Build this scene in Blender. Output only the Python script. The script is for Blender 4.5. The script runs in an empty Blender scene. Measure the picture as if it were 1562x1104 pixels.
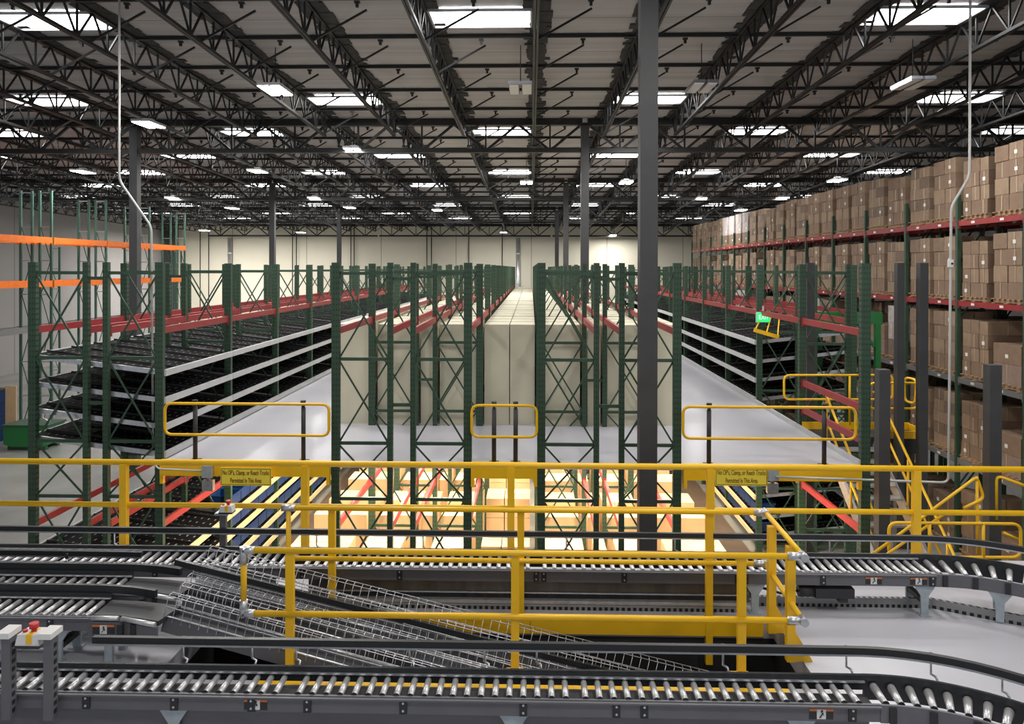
import bpy, math, random
from mathutils import Vector, Matrix, Euler
random.seed(7)
S = bpy.context.scene
COL = S.collection
R = math.radians

# ------------------------------------------------------------------ camera
# z = 0 is the mezzanine level (conveyor platform and pick deck), ground is z = -4, the eye is at 3.6
EYE = 3.6
GZ = -4.0
FPX = 1150.0
PITCH = R(0.2); YAW = math.atan(29 / FPX); ROLL = R(0.10)
PPY = 409 + FPX * math.tan(PITCH)
cam_d = bpy.data.cameras.new('camera')
cam = bpy.data.objects.new('camera', cam_d); COL.objects.link(cam)
cam_d.sensor_fit = 'HORIZONTAL'; cam_d.sensor_width = 36.0
cam_d.lens = FPX / 1562 * 36.0
cam_d.shift_y = -(552 - PPY) / 1562
cam_d.clip_start = 0.1; cam_d.clip_end = 400
CM = Matrix.Rotation(YAW, 3, 'Z') @ Matrix.Rotation(R(90) - PITCH, 3, 'X') @ Matrix.Rotation(ROLL, 3, 'Z')
cam.matrix_world = Matrix.Translation((0, 0, EYE)) @ CM.to_4x4()
S.camera = cam

def at(x, y, Y=None, z=None):
    """point of the place seen at a photograph position, at a known distance Y or a known height z"""
    d = CM @ Vector(((x - 781) / FPX, -(y - PPY) / FPX, -1))
    t = Y / d.y if Y is not None else (z - EYE) / d.z
    return Vector((0, 0, EYE)) + d * t

def roof(Y):
    return 9.95 - 0.027 * Y

# ------------------------------------------------------------------ materials
def mat(name, col, rough=0.5, metal=0.0, vary=0.0, scale=3.0, bump=0.0, emit=0.0, stretch=None):
    m = bpy.data.materials.new(name); m.use_nodes = True
    nt = m.node_tree; b = nt.nodes['Principled BSDF']
    b.inputs['Base Color'].default_value = (*col, 1)
    b.inputs['Roughness'].default_value = rough
    b.inputs['Metallic'].default_value = metal
    if emit:
        b.inputs['Emission Color'].default_value = (*col, 1)
        b.inputs['Emission Strength'].default_value = emit
    if vary or bump:
        tc = nt.nodes.new('ShaderNodeTexCoord')
        mp = nt.nodes.new('ShaderNodeMapping')
        if stretch: mp.inputs['Scale'].default_value = stretch
        nz = nt.nodes.new('ShaderNodeTexNoise'); nz.inputs['Scale'].default_value = scale
        nz.inputs['Detail'].default_value = 4
        nt.links.new(tc.outputs['Object'], mp.inputs[0]); nt.links.new(mp.outputs[0], nz.inputs['Vector'])
        if vary:
            cr = nt.nodes.new('ShaderNodeValToRGB')
            lo = [max(0, c * (1 - vary)) for c in col]; hi = [min(1, c * (1 + vary)) for c in col]
            cr.color_ramp.elements[0].color = (*lo, 1); cr.color_ramp.elements[1].color = (*hi, 1)
            cr.color_ramp.elements[0].position = 0.3; cr.color_ramp.elements[1].position = 0.7
            nt.links.new(nz.outputs['Fac'], cr.inputs[0]); nt.links.new(cr.outputs[0], b.inputs['Base Color'])
        if bump:
            bp = nt.nodes.new('ShaderNodeBump'); bp.inputs['Strength'].default_value = bump
            nt.links.new(nz.outputs['Fac'], bp.inputs['Height']); nt.links.new(bp.outputs[0], b.inputs['Normal'])
    return m

def math_node(nt, op, a, b=None):
    n = nt.nodes.new('ShaderNodeMath'); n.operation = op
    for i, v in enumerate((a, b)):
        if v is None: continue
        if isinstance(v, (int, float)): n.inputs[i].default_value = v
        else: nt.links.new(v, n.inputs[i])
    return n.outputs[0]

def stripes(m, terms, col, rough=None):
    """mix a second colour into m where every (axis, period, share) term of the object coordinates is on"""
    nt = m.node_tree; b = nt.nodes['Principled BSDF']
    tc = nt.nodes.new('ShaderNodeTexCoord'); sp = nt.nodes.new('ShaderNodeSeparateXYZ')
    nt.links.new(tc.outputs['Object'], sp.inputs[0])
    out = None
    for ax, period, share in terms:
        f = math_node(nt, 'FRACT', math_node(nt, 'DIVIDE', sp.outputs[ax], period))
        k = math_node(nt, 'LESS_THAN', f, share)
        out = k if out is None else math_node(nt, 'MULTIPLY', out, k)
    mx = nt.nodes.new('ShaderNodeMix'); mx.data_type = 'RGBA'
    src = b.inputs['Base Color']
    if src.is_linked: nt.links.new(src.links[0].from_socket, mx.inputs[6])
    else: mx.inputs[6].default_value = src.default_value
    mx.inputs[7].default_value = (*col, 1)
    nt.links.new(out, mx.inputs[0]); nt.links.new(mx.outputs[2], src)
    return m

M = {}
M['green'] = mat('green_paint', (0.036, 0.076, 0.046), 0.5, vary=0.15)
M['post'] = stripes(mat('green_paint_punched', (0.036, 0.076, 0.046), 0.5, vary=0.12), [(2, 0.1, 0.38), (0, 0.05, 0.42)], (0.012, 0.03, 0.018))
M['red'] = mat('red_paint', (0.30, 0.026, 0.03), 0.45, vary=0.12)
M['orange'] = mat('orange_paint', (0.90, 0.20, 0.02), 0.45, vary=0.08)
M['yellow'] = mat('yellow_paint', (0.98, 0.56, 0.014), 0.38, vary=0.06)
M['sign_yellow'] = mat('sign_yellow', (1.0, 0.80, 0.08), 0.5)
M['sign_brown'] = mat('sign_lettering', (0.16, 0.06, 0.005), 0.6)
M['white'] = mat('pale_grey_paint', (0.55, 0.56, 0.58), 0.4, vary=0.05)
M['zinc'] = mat('galvanised_steel', (0.62, 0.63, 0.66), 0.35, 0.85, vary=0.12, scale=14)
M['roller'] = mat('roller_steel', (0.72, 0.72, 0.73), 0.36, 0.6, vary=0.07, scale=25, stretch=(1, 6, 1))
M['frame'] = mat('conveyor_grey_paint', (0.14, 0.14, 0.155), 0.45, vary=0.08)
M['black'] = mat('black_plastic', (0.022, 0.024, 0.027), 0.4)
M['dark'] = mat('dark_steel', (0.03, 0.03, 0.032), 0.55, vary=0.2)
M['post_grey'] = mat('dark_grey_paint', (0.055, 0.055, 0.058), 0.55, vary=0.1)
M['leg'] = mat('pale_blue_grey_steel', (0.42, 0.48, 0.52), 0.45, 0.2, vary=0.12, scale=12)
M['belt'] = mat('belt_rubber', (0.035, 0.037, 0.042), 0.5, vary=0.15, scale=8)
M['deck'] = mat('deck_resin', (0.50, 0.50, 0.55), 0.28, vary=0.08, scale=0.5, bump=0.01)
M['concrete'] = mat('polished_concrete', (0.27, 0.27, 0.26), 0.22, vary=0.2, scale=0.35, bump=0.01)
M['roof'] = stripes(mat('roof_deck', (0.47, 0.465, 0.47), 0.8, vary=0.12, scale=1.2, stretch=(0.15, 3, 1)), [(1, 1.265, 0.02)], (0.16, 0.15, 0.15))
M['truss'] = mat('black_truss_paint', (0.016, 0.016, 0.017), 0.5)
M['strip'] = mat('ragged_black_facing', (0.045, 0.045, 0.046), 0.8, vary=0.3, scale=4)
M['wall'] = stripes(mat('wall_paint', (0.72, 0.68, 0.56), 0.8, vary=0.05, scale=0.2), [(0, 7.6, 0.008)], (0.30, 0.27, 0.22))
M['wall_grey'] = stripes(mat('grey_wall_paint', (0.33, 0.315, 0.31), 0.8, vary=0.05, scale=0.2), [(1, 7.6, 0.012)], (0.2, 0.19, 0.18))
M['cream'] = mat('cream_board', (0.66, 0.63, 0.48), 0.7, vary=0.07, scale=1.3, stretch=(1, 1, 0.25))
M['tan'] = mat('tan_board', (0.66, 0.45, 0.25), 0.7, vary=0.08, scale=2)
M['tan_rail'] = mat('tan_rail', (0.72, 0.55, 0.32), 0.6)
M['blue'] = mat('blue_plastic', (0.004, 0.036, 0.15), 0.4, vary=0.1)
M['wood'] = mat('pallet_wood', (0.36, 0.24, 0.14), 0.8, vary=0.2, scale=6)
CARD = [mat('cardboard_%s' % n, c, 0.7, vary=0.12, scale=5) for n, c in
        (('brown', (0.24, 0.16, 0.108)), ('tan', (0.30, 0.21, 0.14)), ('dull', (0.195, 0.137, 0.10)), ('pink_brown', (0.275, 0.20, 0.165)))]
M['tape'] = mat('packing_tape', (0.40, 0.30, 0.2), 0.3)
M['paper'] = mat('white_paper', (0.8, 0.8, 0.78), 0.6)
M['wrap'] = mat('pale_stretch_wrap', (0.52, 0.47, 0.46), 0.25, vary=0.2, scale=9)
M['flow'] = stripes(mat('black_flow_rollers', (0.004, 0.0045, 0.005), 0.7), [(0, 0.15, 0.17), (1, 0.26, 0.34)], (0.22, 0.22, 0.23))
M['flow'].node_tree.nodes['Principled BSDF'].inputs['Specular IOR Level'].default_value = 0.06
M['bed'] = mat('conveyor_pan', (0.07, 0.07, 0.075), 0.5, vary=0.15)
M['toe'] = stripes(mat('slotted_steel', (0.33, 0.33, 0.33), 0.4, 0.6, vary=0.1), [(0, 0.06, 0.55), (2, 0.10, 0.35)], (0.03, 0.03, 0.03))
M['sky'] = mat('skylight_dome', (1.0, 1.0, 1.0), 0.5, emit=9.0)
M['lamp'] = mat('lamp_lens', (1.0, 0.98, 0.93), 0.5, emit=26.0)
M['lamp_off'] = mat('unlit_lamp_lens', (0.75, 0.75, 0.73), 0.4)
M['tube'] = mat('warm_tube', (1.0, 0.82, 0.55), 0.5, emit=12.0)
M['exit'] = mat('exit_green', (0.02, 0.62, 0.16), 0.5, emit=0.9)
M['exit_letters'] = mat('exit_letters', (0.6, 1.0, 0.7), 0.5, emit=1.1)
M['btn_red'] = mat('button_red', (0.62, 0.03, 0.03), 0.35)
M['green_bright'] = mat('bright_green_paint', (0.02, 0.17, 0.045), 0.45)
M['conduit'] = mat('white_conduit', (0.62, 0.62, 0.6), 0.4, 0.3)
M['sticker_orange'] = mat('sticker_orange', (0.75, 0.22, 0.05), 0.5)

# ------------------------------------------------------------------ mesh helpers
class MB:
    def __init__(s): s.v = []; s.f = []; s.sm = []
    def box(s, c, d, rz=0.0, m=None):
        x, y, z = d[0] / 2, d[1] / 2, d[2] / 2
        P = [Vector(p) for p in ((-x,-y,-z),(x,-y,-z),(x,y,-z),(-x,y,-z),(-x,-y,z),(x,-y,z),(x,y,z),(-x,y,z))]
        T = Matrix.Translation(c) @ Matrix.Rotation(rz, 4, 'Z')
        if m is not None: T = Matrix.Translation(c) @ m.to_4x4()
        s._add([T @ p for p in P])
        return s
    def _add(s, P):
        n = len(s.v); s.v += [tuple(p) for p in P]
        s.f += [tuple(n + i for i in q) for q in ((0,3,2,1),(4,5,6,7),(0,1,5,4),(1,2,6,5),(2,3,7,6),(3,0,4,7))]
        s.sm += [False] * 6
    def span(s, x0, x1, y0, y1, z0, z1):
        return s.box(((x0+x1)/2, (y0+y1)/2, (z0+z1)/2), (abs(x1-x0), abs(y1-y0), abs(z1-z0)))
    def bar(s, a, b, w, h):
        a = Vector(a); b = Vector(b); d = b - a; L = d.length
        if L < 1e-6: return s
        y = d / L
        up = Vector((0,0,1)) if abs(y.z) < 0.99 else Vector((0,1,0))
        x = y.cross(up).normalized(); z = x.cross(y)
        m = Matrix((x, y, z)).transposed()
        return s.box((a + b) / 2, (w, L, h), m=m)
    def tube(s, pts, r, n=8, closed=False, caps=True, r1=None):
        pts = [Vector(p) for p in pts]; N = len(pts)
        base = len(s.v); prev = None
        for i, p in enumerate(pts):
            if closed: t = (pts[(i+1) % N] - pts[i-1]).normalized()
            elif i == 0: t = (pts[1] - p).normalized()
            elif i == N-1: t = (p - pts[-2]).normalized()
            else: t = ((pts[i+1] - p).normalized() + (p - pts[i-1]).normalized()).normalized()
            if prev is None:
                up = Vector((0,0,1)) if abs(t.z) < 0.9 else Vector((1,0,0))
                u = t.cross(up).normalized()
            else:
                u = (prev - t * prev.dot(t)).normalized()
            prev = u; w = t.cross(u)
            rr = r if r1 is None else r + (r1 - r) * i / (N - 1)
            for k in range(n):
                a = 2 * math.pi * (k + 0.5) / n
                s.v.append(tuple(p + (u * math.cos(a) + w * math.sin(a)) * rr))
        for i in range(N if closed else N - 1):
            for k in range(n):
                a = base + i * n + k; b = base + i * n + (k+1) % n
                c = base + ((i+1) % N) * n + (k+1) % n; d = base + ((i+1) % N) * n + k
                s.f.append((a, b, c, d)); s.sm.append(True)
        if caps and not closed:
            s.f.append(tuple(base + k for k in reversed(range(n)))); s.sm.append(False)
            s.f.append(tuple(base + (N-1) * n + k for k in range(n))); s.sm.append(False)
        return s
    def prism(s, poly, axis, a0, a1):
        """extrude a 2D polygon along axis 'x', 'y' or 'z'"""
        def P(u, v, a): return {'x': (a, u, v), 'y': (u, a, v), 'z': (u, v, a)}[axis]
        n = len(poly); b = len(s.v)
        s.v += [P(u, v, a0) for u, v in poly] + [P(u, v, a1) for u, v in poly]
        s.f.append(tuple(range(b, b+n))); s.f.append(tuple(reversed(range(b+n, b+2*n))))
        for k in range(n): s.f.append((b+k, b+n+k, b+n+(k+1) % n, b+(k+1) % n))
        s.sm += [False] * (n + 2)
        return s
    def ribbon(s, pts, prof):
        """sweep a closed (side, up) profile along a path, keeping up = +z"""
        pts = [Vector(p) for p in pts]; N = len(pts); n = len(prof); b = len(s.v)
        for i, p in enumerate(pts):
            t = (pts[min(i+1, N-1)] - pts[max(i-1, 0)]); t.z = 0; t.normalize()
            sd = Vector((-t.y, t.x, 0))
            for u, v in prof: s.v.append(tuple(p + sd * u + Vector((0,0,v))))
        for i in range(N-1):
            for k in range(n):
                s.f.append((b+i*n+k, b+i*n+(k+1) % n, b+(i+1)*n+(k+1) % n, b+(i+1)*n+k)); s.sm.append(False)
        s.f.append(tuple(b + k for k in reversed(range(n)))); s.f.append(tuple(b+(N-1)*n+k for k in range(n)))
        s.sm += [False, False]
        return s
    def build(s, name, m, parent=None, loc=None):
        me = bpy.data.meshes.new(name)
        me.from_pydata(s.v, [], s.f)
        me.polygons.foreach_set('use_smooth', s.sm)
        me.materials.append(m); me.update()
        o = bpy.data.objects.new(name, me); COL.objects.link(o)
        if parent: o.parent = parent; KIDS.setdefault(parent.name, []).append(o)
        if loc is not None: o.location = loc
        return o

KIDS = {}
def tag(o, label, cat, group=None, kind=None):
    o['label'] = label; o['category'] = cat
    if group: o['group'] = group
    o['kind'] = kind or 'thing'
    return o
def struct(o):
    o['kind'] = 'structure'; return o
def thing(name, label, cat, loc=(0,0,0), rz=0.0, group=None):
    o = bpy.data.objects.new(name, None); COL.objects.link(o)
    o.location = loc; o.rotation_euler = (0, 0, rz); o.empty_display_size = 0.1
    return tag(o, label, cat, group)
def dup(root, loc, label=None, group=None, rz=None):
    r = root.copy(); COL.objects.link(r); r.location = loc
    if rz is not None: r.rotation_euler = (0, 0, rz)
    if label: r['label'] = label
    if group: r['group'] = group
    elif 'group' in r: del r['group']
    def kids(a, b):
        for ch in KIDS.get(a.name, ()):
            c = ch.copy(); COL.objects.link(c); c.parent = b; KIDS.setdefault(b.name, []).append(c)
            kids(ch, c)
    kids(root, r)
    return r
def share(o, parent, loc):
    c = o.copy(); COL.objects.link(c); c.parent = parent; c.location = loc
    KIDS.setdefault(parent.name, []).append(c)
    for ch in KIDS.get(o.name, ()):
        d = ch.copy(); COL.objects.link(d); d.parent = c; KIDS.setdefault(c.name, []).append(d)
    return c
ORD = ['first','second','third','fourth','fifth','sixth','seventh','eighth','ninth','tenth','eleventh','twelfth',
       'thirteenth','fourteenth','fifteenth','sixteenth','seventeenth','eighteenth','nineteenth','twentieth']
def fillet(pts, r, closed=False, n=5):
    pts = [Vector(p) for p in pts]; out = []; N = len(pts)
    for i, p in enumerate(pts):
        if not closed and i in (0, N-1): out.append(p); continue
        a = (pts[i-1] - p); b = (pts[(i+1) % N] - p)
        q = min(r, a.length * 0.45, b.length * 0.45)
        p0 = p + a.normalized() * q; p2 = p + b.normalized() * q
        for k in range(n + 1):
            t = k / n
            out.append(p0 * (1-t)**2 + p * 2*t*(1-t) + p2 * t*t)
    return out
def text(body, size, m, parent, loc, name='lettering', sx=1.0):
    c = bpy.data.curves.new(name, 'FONT'); c.body = body; c.size = size; c.align_x = 'CENTER'; c.align_y = 'CENTER'
    c.extrude = 0.002; c.materials.append(m); c.space_line = 1.15
    tmp = bpy.data.objects.new(name, c); COL.objects.link(tmp)
    bpy.context.view_layer.update()
    me = bpy.data.meshes.new_from_object(tmp.evaluated_get(bpy.context.evaluated_depsgraph_get()))
    bpy.data.objects.remove(tmp)
    if not me.materials: me.materials.append(m)
    o = bpy.data.objects.new(name, me); COL.objects.link(o); o.parent = parent; o.location = loc
    o.rotation_euler = (R(90), 0, 0); o.scale = (sx, 1, 1)
    return o

# ------------------------------------------------------------------ the setting
struct(MB().span(-38, 27, -6, 77, GZ - 0.2, GZ).build('floor', M['concrete']))
rb = MB(); x0, x1 = -38, 27
rb.v = [(x0,-6,roof(-6)),(x1,-6,roof(-6)),(x1,77,roof(77)),(x0,77,roof(77))]
rb.v += [(a, b, c + 0.15) for a, b, c in rb.v[:4]]
rb.f = [(0,1,2,3),(7,6,5,4),(0,4,5,1),(1,5,6,2),(2,6,7,3),(3,7,4,0)]; rb.sm = [False] * 6
struct(rb.build('ceiling', M['roof']))
struct(MB().span(-38, 27, 76, 76.3, GZ, roof(76)).build('wall_back', M['wall']))
struct(MB().span(-37.4, -37.1, -6, 76, GZ, roof(76)+2.2).build('wall_left', M['wall_grey']))
struct(MB().span(25.6, 25.9, -6, 76, GZ, roof(76)+2.2).build('wall_right', mat('shade_dark_wall', (0.10, 0.095, 0.09), 0.8)))  # dark colour puts the shade behind the pallet rack into the wall
# pilasters of the back and side wall
struct(MB().span(-36.9, -35.9, 74.6, 75.9, GZ, 7.6).build('pilaster_wall_column', M['post_grey']))
# pick-module deck and the conveyor platform with its well
DX0, DX1, DY0, DY1 = -6.92, 6.02, 13.95, 53.2
struct(MB().span(DX0, DX1, DY0, DY1, -0.12, 0).build('floor_deck', M['deck']))
OX0, OX1, OY0, OY1 = -3.3, 2.5, 6.62, 7.80
pf = MB()
pf.span(-9, 8.2, 3.0, OY0, -0.2, 0); pf.span(-9, 8.2, OY1, 9.45, -0.2, 0)
pf.span(-9, OX0, OY0, OY1, -0.2, 0); pf.span(OX1, 8.2, OY0, OY1, -0.2, 0)
struct(pf.build('floor_platform', M['deck']))
struct(MB().span(-9, 8.2, OY1, OY1 + 0.12, GZ, -0.2).build('trim_well_far_fascia_light_block', M['dark']))  # dark fascia, carried down to the ground to block light
struct(MB().span(OX0 - 0.12, OX0, OY0, OY1, GZ, -0.2).build('trim_well_head_light_block', M['dark']))  # this and the next two: panels added to keep the well dark
struct(MB().span(OX0, OX1, OY0 - 0.12, OY0, GZ, -0.2).build('trim_well_near_light_block', M['dark']))
struct(MB().span(OX1, OX1 + 0.12, OY0, OY1, GZ, -0.2).build('trim_well_end_light_block', M['dark']))
struct(MB().span(-9, 8.2, 9.3, 9.45, -0.55, -0.2).build('trim_platform_edge', M['dark']))
M['walk'] = mat('brown_walkway', (0.105, 0.075, 0.055), 0.6, vary=0.2, scale=1.0)
for i, (xa, xb) in enumerate(((-6.8, -5.2), (4.2, 5.9))):
    struct(MB().span(xa, xb, 13.5, 34, GZ, GZ + 0.012).build('floor_walkway_%d' % (i + 1), M['walk']))
# pale lips along the deck's long edges
struct(MB().span(DX1 - 0.02, DX1 + 0.02, DY0, 53.2, 0, 0.10).build('trim_deck_lip', M['white']))

# ------------------------------------------------------------------ roof steel
BAYS = [13.0, 28.2, 43.4, 58.6, 73.8]
JX = lambda k: 0.10 + 2.53 * k
def make_joist(split):
    t = thing('roof_joist', '-', 'roof joist')
    zt = lambda y: -0.027 * y
    b = MB(); b.bar((0.035, 0.05, zt(0)-0.05), (0.035, 15.15, zt(15.15)-0.05), 0.06, 0.09); b.bar((-0.035, 0.05, zt(0)-0.05), (-0.035, 15.15, zt(15.15)-0.05), 0.06, 0.09)
    b.build('top_chord', M['truss'], t)
    b = MB(); b.bar((0.035, 1.0, zt(1)-0.82), (0.035, 14.2, zt(14.2)-0.82), 0.05, 0.07); b.bar((-0.035, 1.0, zt(1)-0.82), (-0.035, 14.2, zt(14.2)-0.82), 0.05, 0.07)
    b.build('bottom_chord', M['truss'], t)
    rnd = random.Random(3 if split else 4)
    b = MB(); y = 0.1
    while y < 15.0:
        w = rnd.uniform(0.10, 0.42)
        y2 = min(15.1, y + w)
        xl, xr = -rnd.uniform(0.14, 0.30), rnd.uniform(0.16, 0.42)
        n = len(b.v)
        zz = -0.008 - rnd.random() * 0.02
        b.v += [(xl, y, zt(y)+zz), (xr, y, zt(y)+zz), (xr, y2, zt(y2)+zz), (xl, y2, zt(y2)+zz), (xl, y, zt(y)+zz-0.02), (xr, y, zt(y)+zz-0.02), (xr, y2, zt(y2)+zz-0.02), (xl, y2, zt(y2)+zz-0.02)]
        b.f += [tuple(n + i for i in q) for q in ((0,1,2,3),(4,7,6,5),(0,4,5,1),(1,5,6,2),(2,6,7,3),(3,7,4,0))]; b.sm += [False] * 6
        y = y2
    b.build('edge_strip', M['strip'], t)
    segs = []
    for i in range(12):
        yb = 1.0 + 1.2 * i
        segs += [((0, yb, zt(yb)-0.82), (0, max(0.05, yb-0.6), zt(yb-0.6)-0.07)), ((0, yb, zt(yb)-0.82), (0, yb+0.6, zt(yb+0.6)-0.07)),
                 ((0, yb, zt(yb)-0.82), (0, yb, zt(yb)-0.07))]
    if split:
        for a, c in segs: MB().bar(a, c, 0.04, 0.04).build('web', M['truss'], t)
    else:
        b = MB()
        for a, c in segs: b.bar(a, c, 0.04, 0.04)
        b.build('web', M['truss'], t)
    ks = [1.3 + 2.53 * i for i in range(6)]
    for y in ks:
        MB().bar((0.03, y, zt(y)-0.80), (1.25, y + 0.1, zt(y)-0.08), 0.045, 0.045).build('kicker_brace', M['truss'], t)
    return t
jp = [make_joist(True), make_joist(False)]
used = set()
BAYNAME = ['bay in front of the first girder', 'bay behind the first girder', 'bay behind the second girder', 'bay behind the third girder']
for bi, (k0, k1) in enumerate(((-8, 8), (-14, 9), (-14, 9), (-14, 9))):
    p = jp[0 if bi == 0 else 1]
    for k in range(k0, k1 + 1):
        Y = BAYS[bi]; loc = (JX(k), Y, roof(Y))
        if k == 0: pos = 'directly over the middle walkway'
        elif abs(k) <= 8: pos = '%s from the walkway towards %s' % (ORD[abs(k)-1], 'orange racks' if k < 0 else 'cartons')
        else: pos = 'beyond the eighth from the walkway'
        lab = 'black roof joist %s, %s' % (BAYNAME[bi].replace('bay ', '', 1), pos)
        grp = 'roof joists high over the orange racks' if abs(k) > 8 else None
        if bi >= 2 and abs(k) > 4:
            lab = 'small black roof joist far down the hall behind the %s girder' % ('second' if bi == 2 else 'third'); grp = 'far roof joists'
        if p not in used:
            used.add(p); p.location = loc; p['label'] = lab
            if grp: p['group'] = grp
        else: dup(p, loc, lab, grp)
# purlins across the hall
Yp = 13.75; n = 0; pp = None
while Yp < 75:
    near = abs(((Yp - 13.0) % 15.2) - 0) > 0.3
    if near:
        lab = 'thin black roof purlin across the hall, %s seen from the top of the photo' % ORD[n] if n < 12 else 'thin black roof purlin far down the hall'
        if pp is None:
            pp = thing('roof_purlin', lab, 'roof purlin', (-6, Yp, roof(Yp)))
            MB().span(-31, 29.5, -0.035, 0.035, -0.10, -0.01).build('bar', M['truss'], pp)
            for k in range(-11, 12):
                hb = MB().span(6 + JX(k) + 1.15, 6 + JX(k) + 1.21, -0.03, 0.03, -0.26, -0.13)
                hb.span(6 + JX(k) + 1.12, 6 + JX(k) + 1.24, -0.04, 0.04, -0.17, -0.13)
                hb.build('sprinkler_head', M['truss'], pp)
        else: dup(pp, (-6, Yp, roof(Yp)), lab, None if n < 12 else 'far purlins')
        n += 1
    Yp += 2.53
# girders on the column lines
def make_girder():
    t = thing('roof_girder', '-', 'roof girder')
    L = 16.8
    MB().span(-L/2, L/2, -0.14, 0.14, -0.26, -0.02).build('top_chord', M['truss'], t)
    MB().span(-L/2, L/2, -0.10, 0.10, -1.27, -1.12).build('bottom_chord', M['truss'], t)
    nseg = 7; w = L / nseg
    for i in range(nseg):
        xa = -L/2 + i * w
        MB().bar((xa, 0, -0.2), (xa + w/2, 0, -1.2), 0.09, 0.09).build('web', M['truss'], t)
        MB().bar((xa + w/2, 0, -1.2), (xa + w, 0, -0.2), 0.09, 0.09).build('web', M['truss'], t)
        MB().bar((xa + w/2, 0, -1.2), (xa + w/2, 0, -0.2), 0.06, 0.06).build('web', M['truss'], t)
    return t
g0 = None
SPAN = ['above the orange racks', 'above the flow rack and cream cartons', 'above the exit-sign side']
for gi, Y in enumerate(BAYS[1:]):
    for si, xc in enumerate((-23.5, -6.5, 10.5)):
        lab = 'black roof girder, %s across the hall, span %s' % (ORD[gi], SPAN[si])
        loc = (xc, Y, roof(Y))
        if g0 is None: g0 = make_girder(); g0.location = loc; g0['label'] = lab
        else: dup(g0, loc, lab)
# columns
def make_column(h):
    t = thing('steel_column', '-', 'column')
    b = MB(); b.span(-0.15, 0.15, -0.15, 0.15, 0.03, h); b.build('shaft', M['post_grey'], t)
    MB().span(-0.26, 0.26, -0.26, 0.26, 0, 0.03).build('base_plate', M['dark'], t)
    MB().span(-0.22, 0.22, -0.2, 0.2, h - 0.05, h).build('cap_plate', M['dark'], t)
    return t
CX = {2.0: 'beside the middle walkway', -15.0: 'between the flow rack and the orange racks'}
for xc, nm in CX.items():
    for i, Y in enumerate((13.0, 28.2, 43.4, 58.6)):
        if xc < 0 and i == 0: continue
        h = roof(Y) - 0.28 - GZ if i else roof(Y) - GZ - 0.02
        c = make_column(h); c.location = (xc, Y, GZ)
        c['label'] = ('wide grey steel column standing in front of the green racks' if i == 0 else
                      'grey steel column %s, %s from the camera' % (nm, ORD[i if xc > 0 else i - 1]))
# skylights
sk = None
def skylight(xc, Y, lab, grp=None):
    global sk
    if sk is None:
        sk = thing('skylight', lab, 'skylight', (xc, Y, roof(Y)), group=grp)
        MB().span(-1.14, 1.14, -0.56, 0.56, -0.05, -0.03).build('diffuser', M['sky'], sk)
        b = MB(); b.span(-1.19, -1.14, -0.61, 0.61, -0.08, -0.02); b.span(1.14, 1.19, -0.61, 0.61, -0.08, -0.02)
        b.span(-1.19, 1.19, -0.61, -0.56, -0.08, -0.02); b.span(-1.19, 1.19, 0.56, 0.61, -0.08, -0.02)
        b.build('curb', M['white'], sk)
    else: dup(sk, (xc, Y, roof(Y)), lab, grp)
for col, (off, ys) in enumerate(((-1.17, (17.6, 30.4, 41, 52, 63)), (3.9, (25.2, 35.7, 46.2, 57, 67.5)))):
    for j in range(-3, 3):
        xc = off + 10.12 * j
        if not -36 < xc < 20: continue
        for i, Y in enumerate(ys):
            px = 810 + xc * FPX / Y
            if px < -150 or px > 1700: continue
            side = ('over the middle walkway' if j == 0 and col == 0 else 'over the exit-sign-side aisle' if j == 0 else
                    '%s column of skylights towards the %s' % (ORD[(abs(j) - (1 if (j < 0 and col == 1) else 0)) if j < 0 and col == 1 else abs(j)-1], 'orange racks' if j < 0 else 'cartons'))
            skylight(xc, Y, 'bright skylight, %s row back, %s' % (ORD[i*2+col], side))
# high-bay lamps
def make_lamp(lens):
    t = thing('high_bay_light', '-', 'ceiling lamp')
    b = MB(); b.span(-0.30, -0.03, -0.55, 0.55, 0.02, 0.10); b.span(0.03, 0.30, -0.55, 0.55, 0.02, 0.10); b.span(-0.12, 0.12, -0.12, 0.12, 0.10, 0.2)
    b.build('housing', M['white'] if lens is M['lamp'] else M['frame'], t)
    MB().span(-0.28, -0.05, -0.52, 0.52, 0.0, 0.02).build('lens', lens, t)
    MB().span(0.05, 0.28, -0.52, 0.52, 0.0, 0.02).build('lens', lens, t)
    MB().tube([(0, 0, 0.2), (0, 0, 1.15)], 0.012, 6).build('hanger_rod', M['truss'], t)
    return t
LAMPS = [(227,191),(393,262),(127,263),(265,303),(480,303),(312,352),(803,279),(955,279),(540,230),(1068,304),(1130,321),(1277,276),
         (1192,303),(459,355),(354,318),(768,355),(935,359),(667,321),(533,317),(420,139)]
WHERE = {(227,191):'large glowing lamp beside the white hanging conduit by the grey column', (393,262):'glowing lamp in front of the column above the flow rack',
 (127,263):'glowing lamp above the first tall orange-beamed rack', (265,303):'small glowing lamp above the wall corner past the orange racks',
 (480,303):'small glowing lamp above the flow rack, near the thin dark column', (312,352):'small lamp low against the bright wall corner',
 (803,279):'glowing lamp over the middle walkway beside the column', (955,279):'small glowing lamp between the two grey columns',
 (540,230):'small glowing lamp under the first girder, over the cream cartons', (1068,304):'glowing lamp above the far end of the carton rack',
 (1130,321):'tiny glowing lamp just above the far end of the stacked cartons', (1277,276):'glowing lamp resting in view on top of the brown cartons',
 (1192,303):'glowing lamp between carton stacks and roof joists', (459,355):'small lamp low against the pale back wall, past the flow rack',
 (354,318):'small lamp over the flow rack towards the wall corner', (768,355):'bright lamp low against the back wall by the silver pipe',
 (935,359):'bright lamp low against the back wall past the columns', (667,321):'tiny lamp over the cream cartons far down the hall',
 (533,317):'tiny lamp over the far end of the flow rack', (420,139):'twin-tube glowing lamp under the roof joists high over the flow rack'}
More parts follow.
